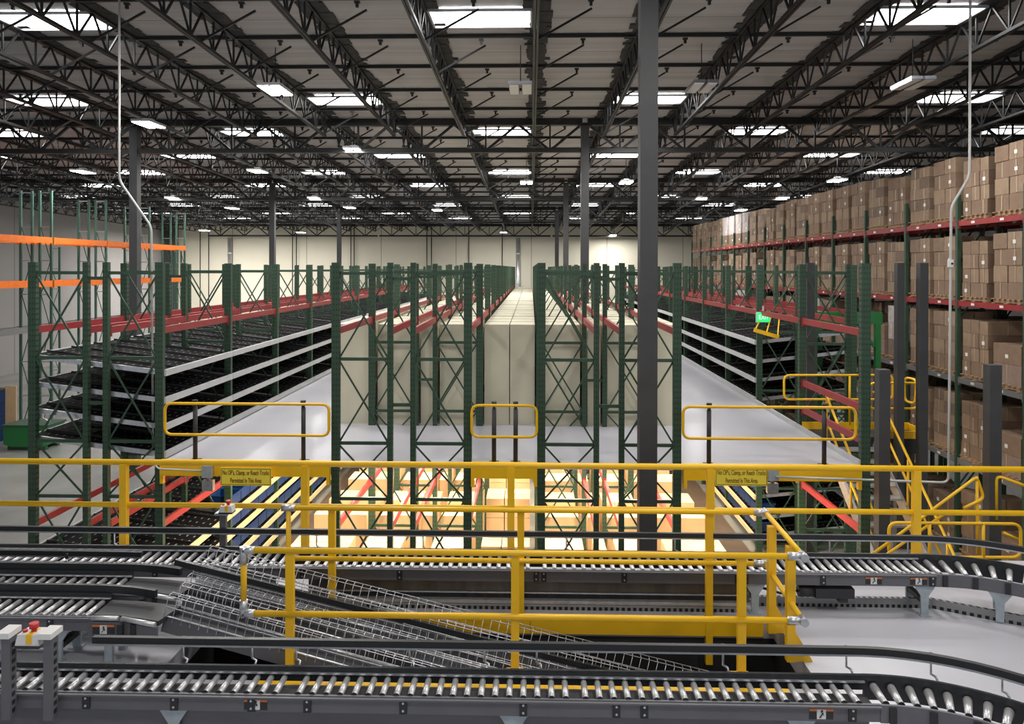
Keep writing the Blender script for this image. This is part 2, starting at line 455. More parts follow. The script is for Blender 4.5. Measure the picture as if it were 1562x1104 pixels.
def lamp_pos(x, y):
    d = 1150 * 5.15 / (440 - y)
    return at(x, y, Y=d)
l0 = None
LP = []
for x, y in LAMPS:
    p = lamp_pos(x, y); LP.append(p)
    if l0 is None: l0 = make_lamp(M['lamp']); l0.location = p; l0['label'] = WHERE[(x, y)]
    else: dup(l0, p, WHERE[(x, y)])
l1 = make_lamp(M['lamp_off'])
for i, (x, y, w) in enumerate(((794,137,'unlit twin lamp hanging over the middle walkway'), (1070,135,'unlit twin lamp next to the wide grey column'), (1392,130,'unlit twin lamp over the tall carton rack'))):
    p = lamp_pos(x, y)
    if i == 0: l1.location = p; l1['label'] = w
    else: dup(l1, p, w)

# ------------------------------------------------------------------ green upright frames
TOP = 3.70
HZ = [3.5, 1.9, 0.33, -0.71, -2.3, -3.85]
def make_frame(wl, wr):
    """X-braced frame 1.02 m deep; origin at the middle of its base"""
    t = thing('upright_frame', '-', 'rack frame')
    H = TOP - GZ; zs = [z - GZ for z in HZ]; hx = 0.51
    for sx, w in ((-1, wl), (1, wr)):
        b = MB(); x = sx * hx
        b.span(x - w/2, x + w/2, -0.05, -0.035, 0.01, H)
        b.span(x - w/2, x - w/2 + 0.015, -0.035, 0.05, 0.01, H); b.span(x + w/2 - 0.015, x + w/2, -0.035, 0.05, 0.01, H)
        b.build('post', M['post'], t)
        MB().span(x - 0.1, x + 0.1, -0.09, 0.09, 0, 0.01).build('base_plate', M['dark'], t)
    for z in zs: MB().span(-hx + wl/2, hx - wr/2, -0.02, 0.02, z - 0.03, z + 0.03).build('horizontal_brace', M['green'], t)
    for a, b_ in zip(zs[:-1], zs[1:]):
        MB().bar((-hx + wl/2, -0.025, a - 0.04), (hx - wr/2, -0.025, b_ + 0.04), 0.02, 0.032).build('diagonal_brace', M['green'], t)
        MB().bar((hx - wr/2, 0.025, a - 0.04), (-hx + wl/2, 0.025, b_ + 0.04), 0.02, 0.032).build('diagonal_brace', M['green'], t)
    return t
fr_lo = make_frame(0.15, 0.10)      # wide post on the -x side
fr_ro = make_frame(0.10, 0.15)
fr_sp = make_frame(0.15, 0.10)
fr_flag = {}
BAY = 3.2; Y0 = 14.0
ROWS = [  # (centre x, prototype, description, first bay line)
 (-8.88, 'lo', 'flow-rack row facing the orange racks', 0),
 (-7.48, 'ro', 'flow-rack row along the wide aisle', 0),
 (-3.13, 'lo', 'cream-carton outer row, orange-rack side', 0),
 (-1.68, 'ro', 'beside the middle walkway, orange-rack side', 0),
 (0.705, 'lo', 'beside the middle walkway, exit-sign side', 0),
 (2.19, 'ro', 'cream-carton outer row, exit-sign side', 0),
 (6.64, 'lo', 'rack row by the exit sign', 1),
 (8.12, 'ro', 'outer row of the exit-sign rack', 2)]
for xc, pk, desc, k0 in ROWS:
    p = fr_lo if pk == 'lo' else fr_ro
    for k in range(k0, 13):
        Y = Y0 + BAY * k
        n = k - k0
        lab = ('green upright frame, %s back, %s' % (ORD[n], desc)) if n < 7 else 'green upright frame beyond the seventh, %s' % desc
        grp = None if n < 7 else 'far upright frames ' + desc
        if pk not in fr_flag:
            fr_flag[pk] = 1; p.location = (xc, Y, GZ); p['label'] = lab
        else: dup(p, (xc, Y, GZ), lab, grp)
COL.objects.unlink(fr_sp)
for ch in KIDS.pop(fr_sp.name): bpy.data.objects.remove(ch)
bpy.data.objects.remove(fr_sp)
# row spacers tying the frame pairs of the front lines together
sp0 = None
for xi, (xa, xb, nm) in enumerate(((-8.32, -8.04, 'flow rack'), (-2.57, -2.24, 'carton tower, orange-rack side'), (1.265, 1.63, 'carton tower, exit-sign side'))):
    for k in range(3):
        for j, z in enumerate((3.40, 1.05, -0.85)):
            lab = 'short green row spacer, %s, %s frame pair of the %s' % (('topmost', 'middle', 'lowest')[j], ORD[k], nm)
            o = MB().span(xa, xb, -0.025, 0.025, -0.03, 0.03).build('row_spacer', M['green'], loc=(0, Y0 + BAY * k, z))
            tag(o, lab, 'rack spacer')
# stand-alone post at the stair corner
t = thing('rack_post', 'green punched rack post standing alone at the stair-side deck corner', 'rack post', (6.13, Y0, GZ))
b = MB(); b.span(-0.085, 0.085, -0.06, -0.04, 0.01, TOP - GZ); b.span(-0.085, -0.065, -0.04, 0.06, 0.01, TOP - GZ); b.span(0.065, 0.085, -0.04, 0.06, 0.01, TOP - GZ)
b.build('channel', M['post'], t); MB().span(-0.12, 0.12, -0.1, 0.1, 0, 0.01).build('base_plate', M['dark'], t)

# load beams along the aisles
def beam_proto(name, m, L, h, w=0.06, conn=True):
    t = thing(name, '-', 'rack beam')
    MB().span(-w/2, w/2, 0.09, L - 0.09, -h/2, h/2).build('beam', m, t)
    for y in (0.055, L - 0.095):
        MB().span(-w/2 - 0.006, w/2 + 0.006, y, y + 0.04, -h/2 - 0.06, h/2 + 0.02).build('end_connector', m, t)
    return t
rbm = beam_proto('load_beam', M['red'], BAY, 0.13)
first = True
POSTX = [(-9.39, 'outer posts of the flow rack', 0), (-8.37, 'second post line of the flow rack', 0), (-7.97, 'third post line of the flow rack', 0), (-6.97, 'aisle-side posts of the flow rack', 0),
         (-3.64, 'aisle-side carton posts, orange-rack side', 0), (-2.62, 'second carton post line, orange-rack side', 0), (-2.19, 'third carton post line, orange-rack side', 0),
         (-1.17, 'middle walkway posts, orange-rack side', 0), (0.195, 'middle walkway posts, exit-sign side', 0), (1.215, 'third carton post line, exit-sign side', 0),
         (1.68, 'second carton post line, exit-sign side', 0), (2.70, 'aisle-side carton posts, exit-sign side', 0),
         (6.13, 'posts along the exit-sign aisle', 0), (7.15, 'second post line by the exit sign', 1), (7.61, 'third post line by the exit sign', 2), (8.63, 'outer posts by the exit sign', 2)]
def put_beam(x, k, z, lab, grp=None):
    global first
    loc = (x, Y0 + BAY * k, z)
    if first: first = False; rbm.location = loc; rbm['label'] = lab
    else: dup(rbm, loc, lab, grp)
for x, nm, k0 in POSTX:
    for k in range(k0, 12):
        n = k - k0
        lab = 'red upper load beam, %s bay, %s' % (ORD[n], nm) if n < 5 else 'red upper load beam past the fifth bay, %s' % nm
        put_beam(x, k, 2.42, lab, None if n < 5 else 'far red beams, ' + nm)
    for k in range(k0, 3):
        put_beam(x, k, -1.25, 'red lower beam below the deck, %s bay, %s' % (ORD[k - k0], nm))
put_beam(6.13, 0, 1.03, 'dark red guard beam beside the stair landing, upper of two')
put_beam(6.13, 0, 0.43, 'dark red guard beam beside the stair landing, lower of two')

# ------------------------------------------------------------------ gravity flow shelves
def make_shelf(front_x, back_x):
    """front_x: aisle face; back_x: outer face; the bed slopes up 0.3 m to the back"""
    t = thing('flow_shelf', '-', 'flow shelf')
    L = BAY; s = 1 if back_x > front_x else -1
    y0, y1 = 0.10, L - 0.10
    MB().span(front_x - 0.025, front_x + 0.025, 0.0, L - 0.02, -0.06, 0.06).build('front_beam', M['white'], t)
    MB().span(back_x - 0.025, back_x + 0.025, 0.0, L - 0.02, 0.25, 0.35).build('rear_beam', M['white'], t)
    a = front_x + s * 0.04; c = back_x - s * 0.04
    b = MB(); P = [(a, y0, -0.03), (c, y0, 0.27), (c, y1, 0.27), (a, y1, -0.03), (a, y0, 0.035), (c, y0, 0.335), (c, y1, 0.335), (a, y1, 0.035)]
    b._add(P if s > 0 else [P[i] for i in (1, 0, 3, 2, 5, 4, 7, 6)]); b.build('roller_bed', M['flow'], t)
    b = MB(); b.bar((a, y0 - 0.02, -0.01), (c, y0 - 0.02, 0.29), 0.03, 0.09); b.build('end_rail', M['zinc'], t)
    for q in range(4):
        yy = y0 + 0.35 + q * (y1 - y0 - 0.4) / 3.3
        MB().bar((a, yy, 0.06), (c, yy, 0.36), 0.012, 0.035).build('lane_guide', M['dark'], t)
    return t
sl = make_shelf(-6.88 + 6.9, -9.47 + 6.9); sr = make_shelf(6.03 - 6.9, 8.72 - 6.9)
LEV = [(1.62, 'topmost'), (1.10, 'second from top'), (0.60, 'third from top'), (0.08, 'deck-level')]
for side, p, xr, k0, nm in ((0, sl, -6.9, 0, 'flow rack towards the orange racks'), (1, sr, 6.9, 2, 'flow rack behind the exit sign')):
    ff = True
    for k in range(k0, 12):
        n = k - k0
        for z, ln in LEV:
            lab = 'pale-edged black flow shelf, %s, %s bay, %s' % (ln, ORD[n], nm) if n < 5 else 'pale-edged black shelf past the fifth bay, %s, %s' % (ln, nm)
            grp = None if n < 5 else 'far %s shelves, %s' % (ln, nm)
            loc = (xr, Y0 + BAY * k, z)
            if ff: ff = False; p.location = loc; p['label'] = lab
            else: dup(p, loc, lab, grp)
# lower-level shelves: bays of blue totes on tan-edged shelves
lowl = make_shelf(-6.88 + 6.9, -9.47 + 6.9)
for ch in KIDS[lowl.name]:
    if ch.name.startswith('front_beam'): ch.data.materials[0] = M['tan_rail']
lowr = make_shelf(6.03 - 6.9, 8.72 - 6.9)
for ch in KIDS[lowr.name]:
    if ch.name.startswith('front_beam'): ch.data.materials[0] = M['tan_rail']
def make_tote():
    t = thing('tote', '-', 'tote')
    b = MB(); w, d, h, th = 0.50, 0.56, 0.26, 0.015
    b.span(-w/2, w/2, -d/2, d/2, 0, th)
    b.span(-w/2, -w/2 + th, -d/2, d/2, 0, h); b.span(w/2 - th, w/2, -d/2, d/2, 0, h)
    b.span(-w/2, w/2, -d/2, -d/2 + th, 0, h); b.span(-w/2, w/2, d/2 - th, d/2, 0, h)
    b.build('bin', M['blue'], t)
    b = MB(); e = 0.02
    b.span(-w/2 - e, w/2 + e, -d/2 - e, -d/2, h - 0.03, h + 0.005); b.span(-w/2 - e, w/2 + e, d/2, d/2 + e, h - 0.03, h + 0.005)
    b.span(-w/2 - e, -w/2, -d/2, d/2, h - 0.03, h + 0.005); b.span(w/2, w/2 + e, -d/2, d/2, h - 0.03, h + 0.005)
    b.build('rim', M['blue'], t)
    return t
tote = make_tote(); tf = True
LOW = [(-2.08, 'topmost'), (-2.55, 'second from top'), (-3.12, 'third from top'), (-3.62, 'lowest')]
for side, p, xr, k0, k1, nm in ((0, lowl, -6.9, 0, 6, 'towards the orange racks'), (1, lowr, 6.9, 2, 6, 'towards the stair')):
    ff = True
    for k in range(k0, k1):
        n = k - k0
        for z, ln in LOW:
            lab = 'tan-edged lower flow shelf, %s, %s bay below the deck %s' % (ln, ORD[n], nm)
            loc = (xr, Y0 + BAY * k, z)
            if ff: ff = False; p.location = loc; p['label'] = lab
            else: dup(p, loc, lab)
            if side == 0 and k == 0: continue
            for q in range(5):
                xx = (-7.2 if side == 0 else 6.36); yy = Y0 + BAY * k + 0.42 + q * 0.585
                zl = z + 0.3 * 0.30 / 2.59 + 0.045
                lab = 'dark blue tote, %s along bay %s, %s lower shelf %s' % (ORD[q], ORD[n], ln, nm)
                loc = (xx, yy, zl + 0.03)
                if tf: tf = False; tote.location = loc; tote['label'] = lab; tote.rotation_euler = (0, 0, 0)
                else: dup(tote, loc, lab)

# ------------------------------------------------------------------ cream cartons on the deck
def make_carton(w, d, h, m, name='carton', flap=True):
    t = thing(name, '-', 'carton')
    MB().span(-w/2, w/2, -d/2, d/2, 0, h).build('body', m, t)
    if flap:
        MB().span(-w/2 + 0.01, w/2 - 0.01, -0.03, 0.03, h, h + 0.003).build('lid_seam', M['tape'], t)
    return t
CC = [(-4.47,-3.74),(-3.54,-2.70),(-2.54,-2.26),(-2.10,-1.27),(-1.07,-0.50),(-0.48,0.09),(0.29,1.13),(1.31,1.60),(1.76,2.60),(2.80,3.38)]
for ci, (xa, xb) in enumerate(CC):
    p = None; n = 0
    for k in range(1, 12):
        nj = 3 if k < 10 else 2
        for j in range(nj):
            Y = Y0 + BAY * k + 0.16 + j * 1.01
            lab = 'tall cream carton in the front row on the deck, %s from the orange-rack side' % ORD[ci] if n == 0 else \
                  ('tall cream carton, %s row back, %s from the orange-rack side' % (ORD[n], ORD[ci]) if n < 5 else
                   'tall cream carton past the fifth row, %s from the orange-rack side' % ORD[ci])
            grp = None if n < 5 else 'cream cartons far back in column ' + ORD[ci]
            loc = ((xa + xb)/2, Y + 0.445, 0)
            if xa < 2.2 and xb > 1.8 and any(Y - 0.2 < yc < Y + 1.1 for yc in (28.2, 43.4)): n += 1; continue
            if p is None: p = make_carton(xb - xa, 0.89, 2.30, M['cream'], 'cream_carton', False); p.location = loc; p['label'] = lab
            else: dup(p, loc, lab, grp)
            n += 1

# ------------------------------------------------------------------ tan cartons on the ground below the deck
TC = [(-5.05,-3.82),(-3.52,-2.72),(-2.52,-2.28),(-2.08,-1.29),(0.31,1.11),(1.33,1.58),(1.78,2.58),(2.82,4.05)]
TR = [15.6, 17.45, 18.75, 20.75, 22.1]
for ci, (xa, xb) in enumerate(TC):
    for ri, Y in enumerate(TR):
        h = 1.75 + 0.05 * ((ci * 3 + ri * 5) % 3)
        p = make_carton(xb - xa, 0.78, h, M['tan'], 'tan_carton')
        p.location = ((xa + xb)/2, Y + 0.39, GZ)
        p['label'] = 'brightly lit tan carton below the deck, %s row, %s from the orange-rack side' % (ORD[ri], ORD[ci])
n = 0
for ri, (Y, cnt) in enumerate(((15.7, 4), (17.5, 5), (18.8, 6))):
    for ci, (xa, xb) in enumerate(((-1.03, -0.62), (-0.60, -0.02), (0.0, 0.10))):
        if ci == 2: continue
        for lv in range(cnt):
            p = make_carton(xb - xa, 0.8, 0.44, M['tan'], 'flat_carton')
            p.location = ((xa + xb)/2, Y + 0.4, GZ + lv * 0.45)
            p['label'] = 'flat tan carton under the middle gate, %s stack, %s column, %s from the floor' % (ORD[ri], 'wide' if ci else 'narrow', ORD[lv])
# strip lights under the deck
st = None
for xi, X in enumerate((-5.4, -3.1, -1.7, 0.7, 2.2, 4.7)):
    for yi, Y in enumerate((15.4, 18.2, 21.6, 24.8)):
        lab = 'warm strip light under the deck, %s line back, %s from the orange-rack side' % (ORD[yi], ORD[xi])
        loc = (X, Y, -0.125)
        if st is None:
            st = thing('strip_light', lab, 'strip light', loc)
            MB().span(-0.4, 0.4, -0.06, 0.06, -0.05, 0).build('housing', M['white'], st)
            MB().span(-0.39, 0.39, -0.045, 0.045, -0.075, -0.05).build('tube_cover', M['tube'], st)
        else: dup(st, loc, lab)
        L = bpy.data.lights.new('strip_light_glow', 'AREA'); L.shape = 'RECTANGLE'; L.size = 0.78; L.size_y = 0.1
        L.energy = 100; L.color = (1.0, 0.85, 0.64)
        lo = bpy.data.objects.new('strip_light_glow', L); COL.objects.link(lo); lo.location = (X, Y, -0.22)

# ------------------------------------------------------------------ deck front: fascias, gates, signs, boxes
for xa, xb, nm in ((-6.90, -3.72, 'orange-rack-side aisle'), (-1.10, 0.12, 'middle walkway'), (2.80, 6.02, 'exit-sign-side aisle')):
    t = thing('edge_beam', 'orange-yellow fascia beam on the deck edge below the %s' % nm, 'edge beam', ((xa + xb)/2, DY0 - 0.06, 0)); w = (xb - xa)/2
    MB().span(-w, w, -0.05, 0.05, -0.27, 0.02).build('beam', M['yellow'], t)
    for s in (-1, 1):
        MB().span(s*w - 0.06 if s > 0 else -w, w if s > 0 else -w + 0.06, -0.045, 0.045, -0.42, -0.27).build('end_bracket', M['yellow'], t)
def gate(xa, xb, posts, nm):
    Y = 13.88
    t = thing('deck_gate', 'yellow rounded safety gate on black posts closing the %s' % nm, 'gate', ((xa + xb)/2, Y, 0)); w = (xb - xa)/2
    MB().tube(fillet([(-w,0,1.07),(w,0,1.07),(w,0,0.49),(-w,0,0.49)], 0.14, True), 0.027, 8, closed=True).build('frame', M['yellow'], t)
    for px in posts:
        x = px - (xa + xb)/2
        MB().tube([(x, 0.075, 0), (x, 0.075, 1.0)], 0.042, 10).build('post', M['dark'], t)
        b = MB(); b.tube([(x, 0.06, 1.0), (x, 0.06, 1.10)], 0.03, 8); b.tube([(x, 0.06, 1.09), (x, 0.06, 1.13)], 0.05, 8); b.build('post_cap', M['black'], t)
        MB().span(x - 0.09, x + 0.09, 0.0, 0.16, 0, 0.012).build('foot_plate', M['dark'], t)
gate(-6.82, -3.74, (-6.28, -4.24), 'orange-rack-side aisle')
gate(-1.09, 0.11, (-0.68, -0.28), 'middle walkway')
gate(2.79, 5.92, (3.28, 5.38), 'exit-sign-side aisle')
for px, nm in ((375, 'orange-rack-side'), (1131, 'exit-sign-side')):
    p = at(px, 727, Y=13.74)
    t = thing('warning_sign', 'yellow warning sign with brown lettering hung below the %s deck gate' % nm, 'sign', p)
    MB().span(-0.47, 0.47, 0, 0.015, -0.165, 0.165).build('panel', M['sign_yellow'], t)
    b = MB()
    for z in (-0.145, 0.145): b.span(-0.455, 0.455, -0.003, 0, z - 0.004, z + 0.004)
    for x in (-0.455, 0.455): b.span(x - 0.004, x + 0.004, -0.003, 0, -0.145, 0.145)
    b.build('border', M['sign_brown'], t)
    text("No OP's, Clamp, or Reach Trucks\nPermitted In This Area", 0.125, M['sign_brown'], t, (0, -0.004, 0), sx=0.50)
def jbox(p, lab, w=0.16):
    t = thing('junction_box', lab, 'junction box', p)
    MB().span(-w/2, w/2, -0.06, 0.06, -0.1, 0.1).build('box', M['zinc'], t)
    MB().span(-w/2 - 0.015, w/2 + 0.015, -0.08, -0.06, -0.11, 0.11).build('cover', M['leg'], t)
    MB().tube([(0, 0, -0.1), (0, 0, -0.17)], 0.03, 8).build('gland', M['zinc'], t)
    MB().span(-0.1, 0.1, -0.05, 0.05, -0.36, -0.17).build('receptacle', M['zinc'], t)
jbox(at(318, 718, Y=13.78), 'grey junction box on the fascia next to the warning sign, orange-rack side')
jbox(at(1178, 722, Y=13.78), 'grey junction box on the fascia next to the warning sign, stair side')
def conduit(pts, r, lab, name='conduit'):
    o = MB().tube(fillet(pts, 0.12), r, 8).build(name, M['conduit']); return tag(o, lab, 'conduit')
pA = at(182, 275, Y=14.25); pB = at(231, 346, Y=14.25)
conduit([(pA.x, 14.25, roof(14.25) - 0.1), pA, pB, (pB.x + 0.03, 14.25, 0.02)], 0.02, 'white conduit dropping from the roof behind the first flow-rack post')
conduit([at(235, 708, Y=13.76), at(242, 715, Y=13.76), at(312, 718, Y=13.76)], 0.017, 'short white conduit running to the junction box by the orange-rack-side sign')
p1 = at(1479, 268, Y=13.6); p2 = at(1451, 315, Y=13.6); p3 = at(1441, 736, Y=13.6)
conduit([(p1.x, 13.6, roof(13.6) - 0.1), p1, p2, (p2.x - 0.03, 13.6, p3.z), at(1300, 731, Y=13.66), at(1184, 727, Y=13.68)], 0.022, 'white conduit dropping from the roof past the tall carton rack')
t = thing('conduit_ball', 'small white round fitting on the conduit in front of the cartons', 'fitting', at(1450, 402, Y=13.6))
b = MB(); b.tube([(0,0,-0.07),(0,0,-0.05),(0,0,0),(0,0,0.05),(0,0,0.07)], 0.05, 10); b.build('ball', M['paper'], t)
MB().tube([(0,-0.06,0),(0,-0.045,0)], 0.02, 8).build('lens', M['black'], t)

# ------------------------------------------------------------------ exit sign and yellow hatch gate
t = thing('exit_sign', 'glowing green exit sign hung at the end of the rack', 'exit sign', at(1165, 484, Y=20.1))
MB().span(-0.16, 0.16, 0, 0.05, -0.12, 0.12).build('face', M['exit'], t)
b = MB(); b.span(-0.19, 0.19, 0.05, 0.08, -0.14, 0.14); b.build('housing', M['white'], t)
MB().span(-0.02, 0.02, 0.04, 0.08, 0.14, 0.3).build('hanger', M['white'], t)
text('EXIT', 0.17, M['exit_letters'], t, (0, -0.003, 0), sx=0.75)
a = at(1150, 503, Y=19.9); c = at(1188, 514, Y=19.9); e = at(1163, 478, Y=20.3); f = at(1190, 486, Y=20.3)
t = thing('hatch_gate', 'slanted yellow hatch gate beside the green exit sign', 'gate', a)
MB().bar((0,0,0), c - a, 0.04, 0.10).build('lower_rail', M['yellow'], t)
MB().bar(e - a, f - a, 0.04, 0.05).build('upper_rail', M['yellow'], t)
for q in (0.05, 0.5, 0.95):
    MB().bar((c - a) * q, (e - a) + (f - e) * q, 0.03, 0.03).build('bar', M['yellow'], t)
a = at(1243, 485, Y=21.2); c = at(1345, 485, Y=21.2)
t = thing('lift_frame', 'bright green lift frame beam behind the exit-sign posts', 'lift', a)
L = c.x - a.x
MB().span(0, L, -0.06, 0.06, -0.17, 0.17).build('cross_beam', M['green_bright'], t)
for x in (0.12, L - 0.12): MB().span(x - 0.07, x + 0.07, -0.07, 0.07, -0.17 - (a.z - GZ - 0.17), -0.17).build('leg', M['green_bright'], t)
MB().bar((L - 0.65, 0, -0.17), (L - 0.19, 0, -0.8), 0.06, 0.07).build('gusset', M['green_bright'], t)

# ------------------------------------------------------------------ stair landing, stair, grey posts
t = thing('stair_landing', 'grey landing with yellow toe boards at the head of the stair', 'landing', (7.1, 16.3, 0))
MB().span(-1.0, 1.35, 0.0, 0.78, -0.35, 0.0).build('slab', M['dark'], t)
MB().span(0.25, 1.37, -0.03, 0.0, -0.02, 0.14).build('toe_board', M['yellow'], t)
MB().span(-1.0, 1.37, 0.78, 0.81, -0.02, 0.16).build('toe_board', M['yellow'], t)
MB().span(1.35, 1.38, 0.0, 0.78, 0.0, 0.14).build('toe_board', M['yellow'], t)
for x in (1.0,):
    MB().span(x - 0.08, x + 0.08, 0.1, 0.26, GZ, -0.35).build('leg', M['post_grey'], t)
def loop_rail(name, pts, r, lab, cat='handrail', posts=()):
    t = thing(name, lab, cat, pts[0]); o = Vector(pts[0])
    MB().tube(fillet([Vector(p) - o for p in pts], 0.14, True), r, 8, closed=True).build('rail', M['yellow'], t)
    for a, b_ in posts: MB().tube([Vector(a) - o, Vector(b_) - o], r, 8).build('post', M['yellow'], t)
    return t
YL = 17.1
q = [at(1196, 572, Y=YL), at(1362, 572, Y=YL), at(1362, 609, Y=YL), at(1196, 609, Y=YL)]
loop_rail('landing_rail', q, 0.026, 'yellow rounded rail at the back of the stair landing', posts=((at(1296, 572, Y=YL), at(1296, 648, Y=YL)),))
YL = 16.35
q = [at(1325, 584, Y=YL), at(1401, 584, Y=YL), at(1401, 623, Y=YL), at(1325, 623, Y=YL)]
loop_rail('landing_rail', q, 0.026, 'yellow rounded rail at the front of the stair landing', posts=((at(1374, 584, Y=YL), at(1374, 655, Y=YL)),))
q = [at(1380, 575, Y=16.9), at(1398, 579, Y=16.5), at(1396, 616, Y=16.5), at(1380, 611, Y=16.9)]
loop_rail('landing_rail', q, 0.026, 'yellow rounded rail across the outer end of the stair landing')
# flight of stairs towards the camera
ZL2 = -2.2; run = 13.45; sl_ = 2.2 / (16.3 - run)
t = thing('stair_flight', 'steel stair with yellow handrails descending from the landing', 'stair', (6.82, 16.3, 0))
for s in (-0.5, 0.5):
    MB().bar((s, -0.05, -0.12), (s, run - 16.3, ZL2 - 0.02), 0.05, 0.24).build('stringer', M['zinc'], t)
nst = 11
for i in range(1, nst + 1):
    y = (run - 16.3) * i / (nst + 1); z = ZL2 * i / (nst + 1)
    MB().span(-0.47, 0.47, y - 0.13, y + 0.13, z - 0.04, z).build('tread', M['zinc'], t)
for s in (-0.55, 0.55):
    top = [(s, 0.1, 0.95), (s, -0.1, 0.95), (s, run - 16.3, ZL2 + 0.95), (s, run - 16.3 - 0.25, ZL2 + 0.75), (s, run - 16.3 - 0.15, ZL2 + 0.35)]
    MB().tube(fillet(top, 0.15), 0.026, 8).build('handrail', M['yellow'], t)
    MB().tube([(s, -0.1, 0.45), (s, run - 16.3, ZL2 + 0.45)], 0.024, 8).build('midrail', M['yellow'], t)
    for y in (-0.15, -1.4, run - 16.25):
        z = y / (16.3 - run) * 2.2
        MB().tube([(s, y, z - 0.1), (s, y, z + 0.95)], 0.024, 8).build('baluster', M['yellow'], t)
# lower landing
t = thing('stair_landing', 'lower stair landing with yellow toe board past the platform rail', 'landing', (7.4, 13.0, ZL2))
MB().span(-1.2, 2.6, -0.75, 0.4, -0.3, 0).build('slab', M['dark'], t)
MB().span(-1.2, 2.62, -0.78, -0.75, -0.02, 0.14).build('toe_board', M['yellow'], t)
for x in (-1.0, 2.4): MB().span(x - 0.07, x + 0.07, -0.3, -0.16, GZ - ZL2, -0.3).build('leg', M['post_grey'], t)
q = [at(1356, 797, Y=12.4), at(1557, 799, Y=12.4), at(1557, 850, Y=12.4), at(1356, 850, Y=12.4)]
loop_rail('landing_rail', q, 0.026, 'long yellow rounded rail on the lower stair landing', posts=((at(1418, 797, Y=12.4), at(1418, 866, Y=12.4)), (at(1500, 797, Y=12.4), at(1500, 866, Y=12.4))))
a = at(1330, 846, Y=12.0); c = at(1490, 727, Y=12.9); d = at(1365 + 136, 760, Y=12.9)
t = thing('stair_handrail', 'pair of slanting yellow handrails rising past the lower landing', 'handrail', a)
MB().tube(fillet([(0,0,0), c - a, d - a, at(1470, 775, Y=12.8) - a], 0.1), 0.026, 8).build('handrail', M['yellow'], t)
MB().tube([(-0.05,0,-0.2), at(1440, 784, Y=12.7) - a], 0.024, 8).build('midrail', M['yellow'], t)
MB().tube([c - a, at(1492, 845, Y=12.9) - a], 0.024, 8).build('post', M['yellow'], t)
a = at(1520, 725, Y=12.9)
t = thing('stair_handrail', 'yellow handrail end bent down beside the outer grey post', 'handrail', a)
MB().tube(fillet([(0, 0, -0.75), (0, 0, 0), at(1575, 745, Y=12.7) - a], 0.1), 0.026, 8).build('handrail', M['yellow'], t)
MB().tube([at(1530, 812, Y=12.9) - a, at(1552, 822, Y=12.9) - a], 0.026, 8).build('stub', M['yellow'], t)
for px, Y, ytop, lab, w in ((1346, 13.2, 563, 'square grey steel post between the lone green post and stair', 0.19), (1372, 16.0, 401, 'tall slim grey steel post through the stair landing', 0.15),
                        (1407, 15.9, 401, 'tall slim grey steel post at the outer corner of the landing', 0.17), (1514, 13.0, 556, 'square grey steel post in front of the pallet cartons', 0.20),
                        (1235, 17.75, 401, 'tall grey steel post beside the green posts by the deck edge', 0.18)):
    p = at(px, ytop, Y=Y)
    t = thing('steel_post', lab, 'post', (p.x, Y, GZ))
    MB().span(-w/2, w/2, -w/2, w/2, 0.02, p.z - GZ).build('shaft', M['post_grey'], t)
    MB().span(-w, w, -w, w, 0, 0.02).build('base_plate', M['dark'], t)

# ------------------------------------------------------------------ pallet rack with cartons
PX = 11.5; PB = 2.8; PY0 = 15.0; PN = 14; PTOP = 5.6
pr = None
for k in range(PN + 1):
    lab = 'dark green pallet rack frame, %s from the stair end' % ORD[k] if k < 8 else 'dark green pallet rack frame beyond the eighth'
    loc = (PX + 0.53, PY0 + PB * k, GZ)
    if pr is None:
        pr = thing('pallet_rack_frame', lab, 'rack frame', loc)
        for s in (-0.53, 0.53):
            MB().span(s - 0.05, s + 0.05, -0.05, 0.05, 0.01, PTOP - GZ).build('post', M['green'], pr)
            MB().span(s - 0.1, s + 0.1, -0.1, 0.1, 0, 0.01).build('base_plate', M['dark'], pr)
        for i in range(6):
            MB().bar((-0.48, 0, 0.3 + i * 1.5), (0.48, 0, 1.6 + i * 1.5), 0.03, 0.04).build('diagonal_brace', M['green'], pr)
    else: dup(pr, loc, lab, None if k < 8 else 'far pallet rack frames')
PL = [(-1.47, 'lowest beam level', M['dark']), (0.70, 'second beam level', M['dark']), (2.76, 'third beam level', M['red']), (4.90, 'top beam level', M['red'])]
M['grey_beam'] = mat('grey_beam_paint', (0.22, 0.22, 0.22), 0.5, 0.3)
bp = {}
for z, nm, m in PL:
    mm = m if m is M['red'] else M['grey_beam']
    for k in range(PN):
        for s, face in ((-0.53, 'aisle face'), (0.53, 'back')):
            lab = '%s pallet beam on the %s, %s bay from the stair end, %s' % ('red' if mm is M['red'] else 'grey', nm, ORD[k], face) if k < 8 else '%s pallet beam on the %s past the eighth bay' % ('red' if mm is M['red'] else 'grey', nm)
            loc = (PX + 0.53 + s, PY0 + PB * k, z - 0.08)
            if mm.name not in bp:
                b0 = beam_proto('pallet_beam', mm, PB, 0.14); bp[mm.name] = b0; b0.location = loc; b0['label'] = lab
                for j in range(2): MB().span(-0.034, -0.03, 0.8 + j * 1.2, 0.95 + j * 1.2, -0.03, 0.03).build('label_tag', M['paper'], b0)
            else: dup(bp[mm.name], loc, lab, None if k < 8 else 'far pallet beams, ' + nm)
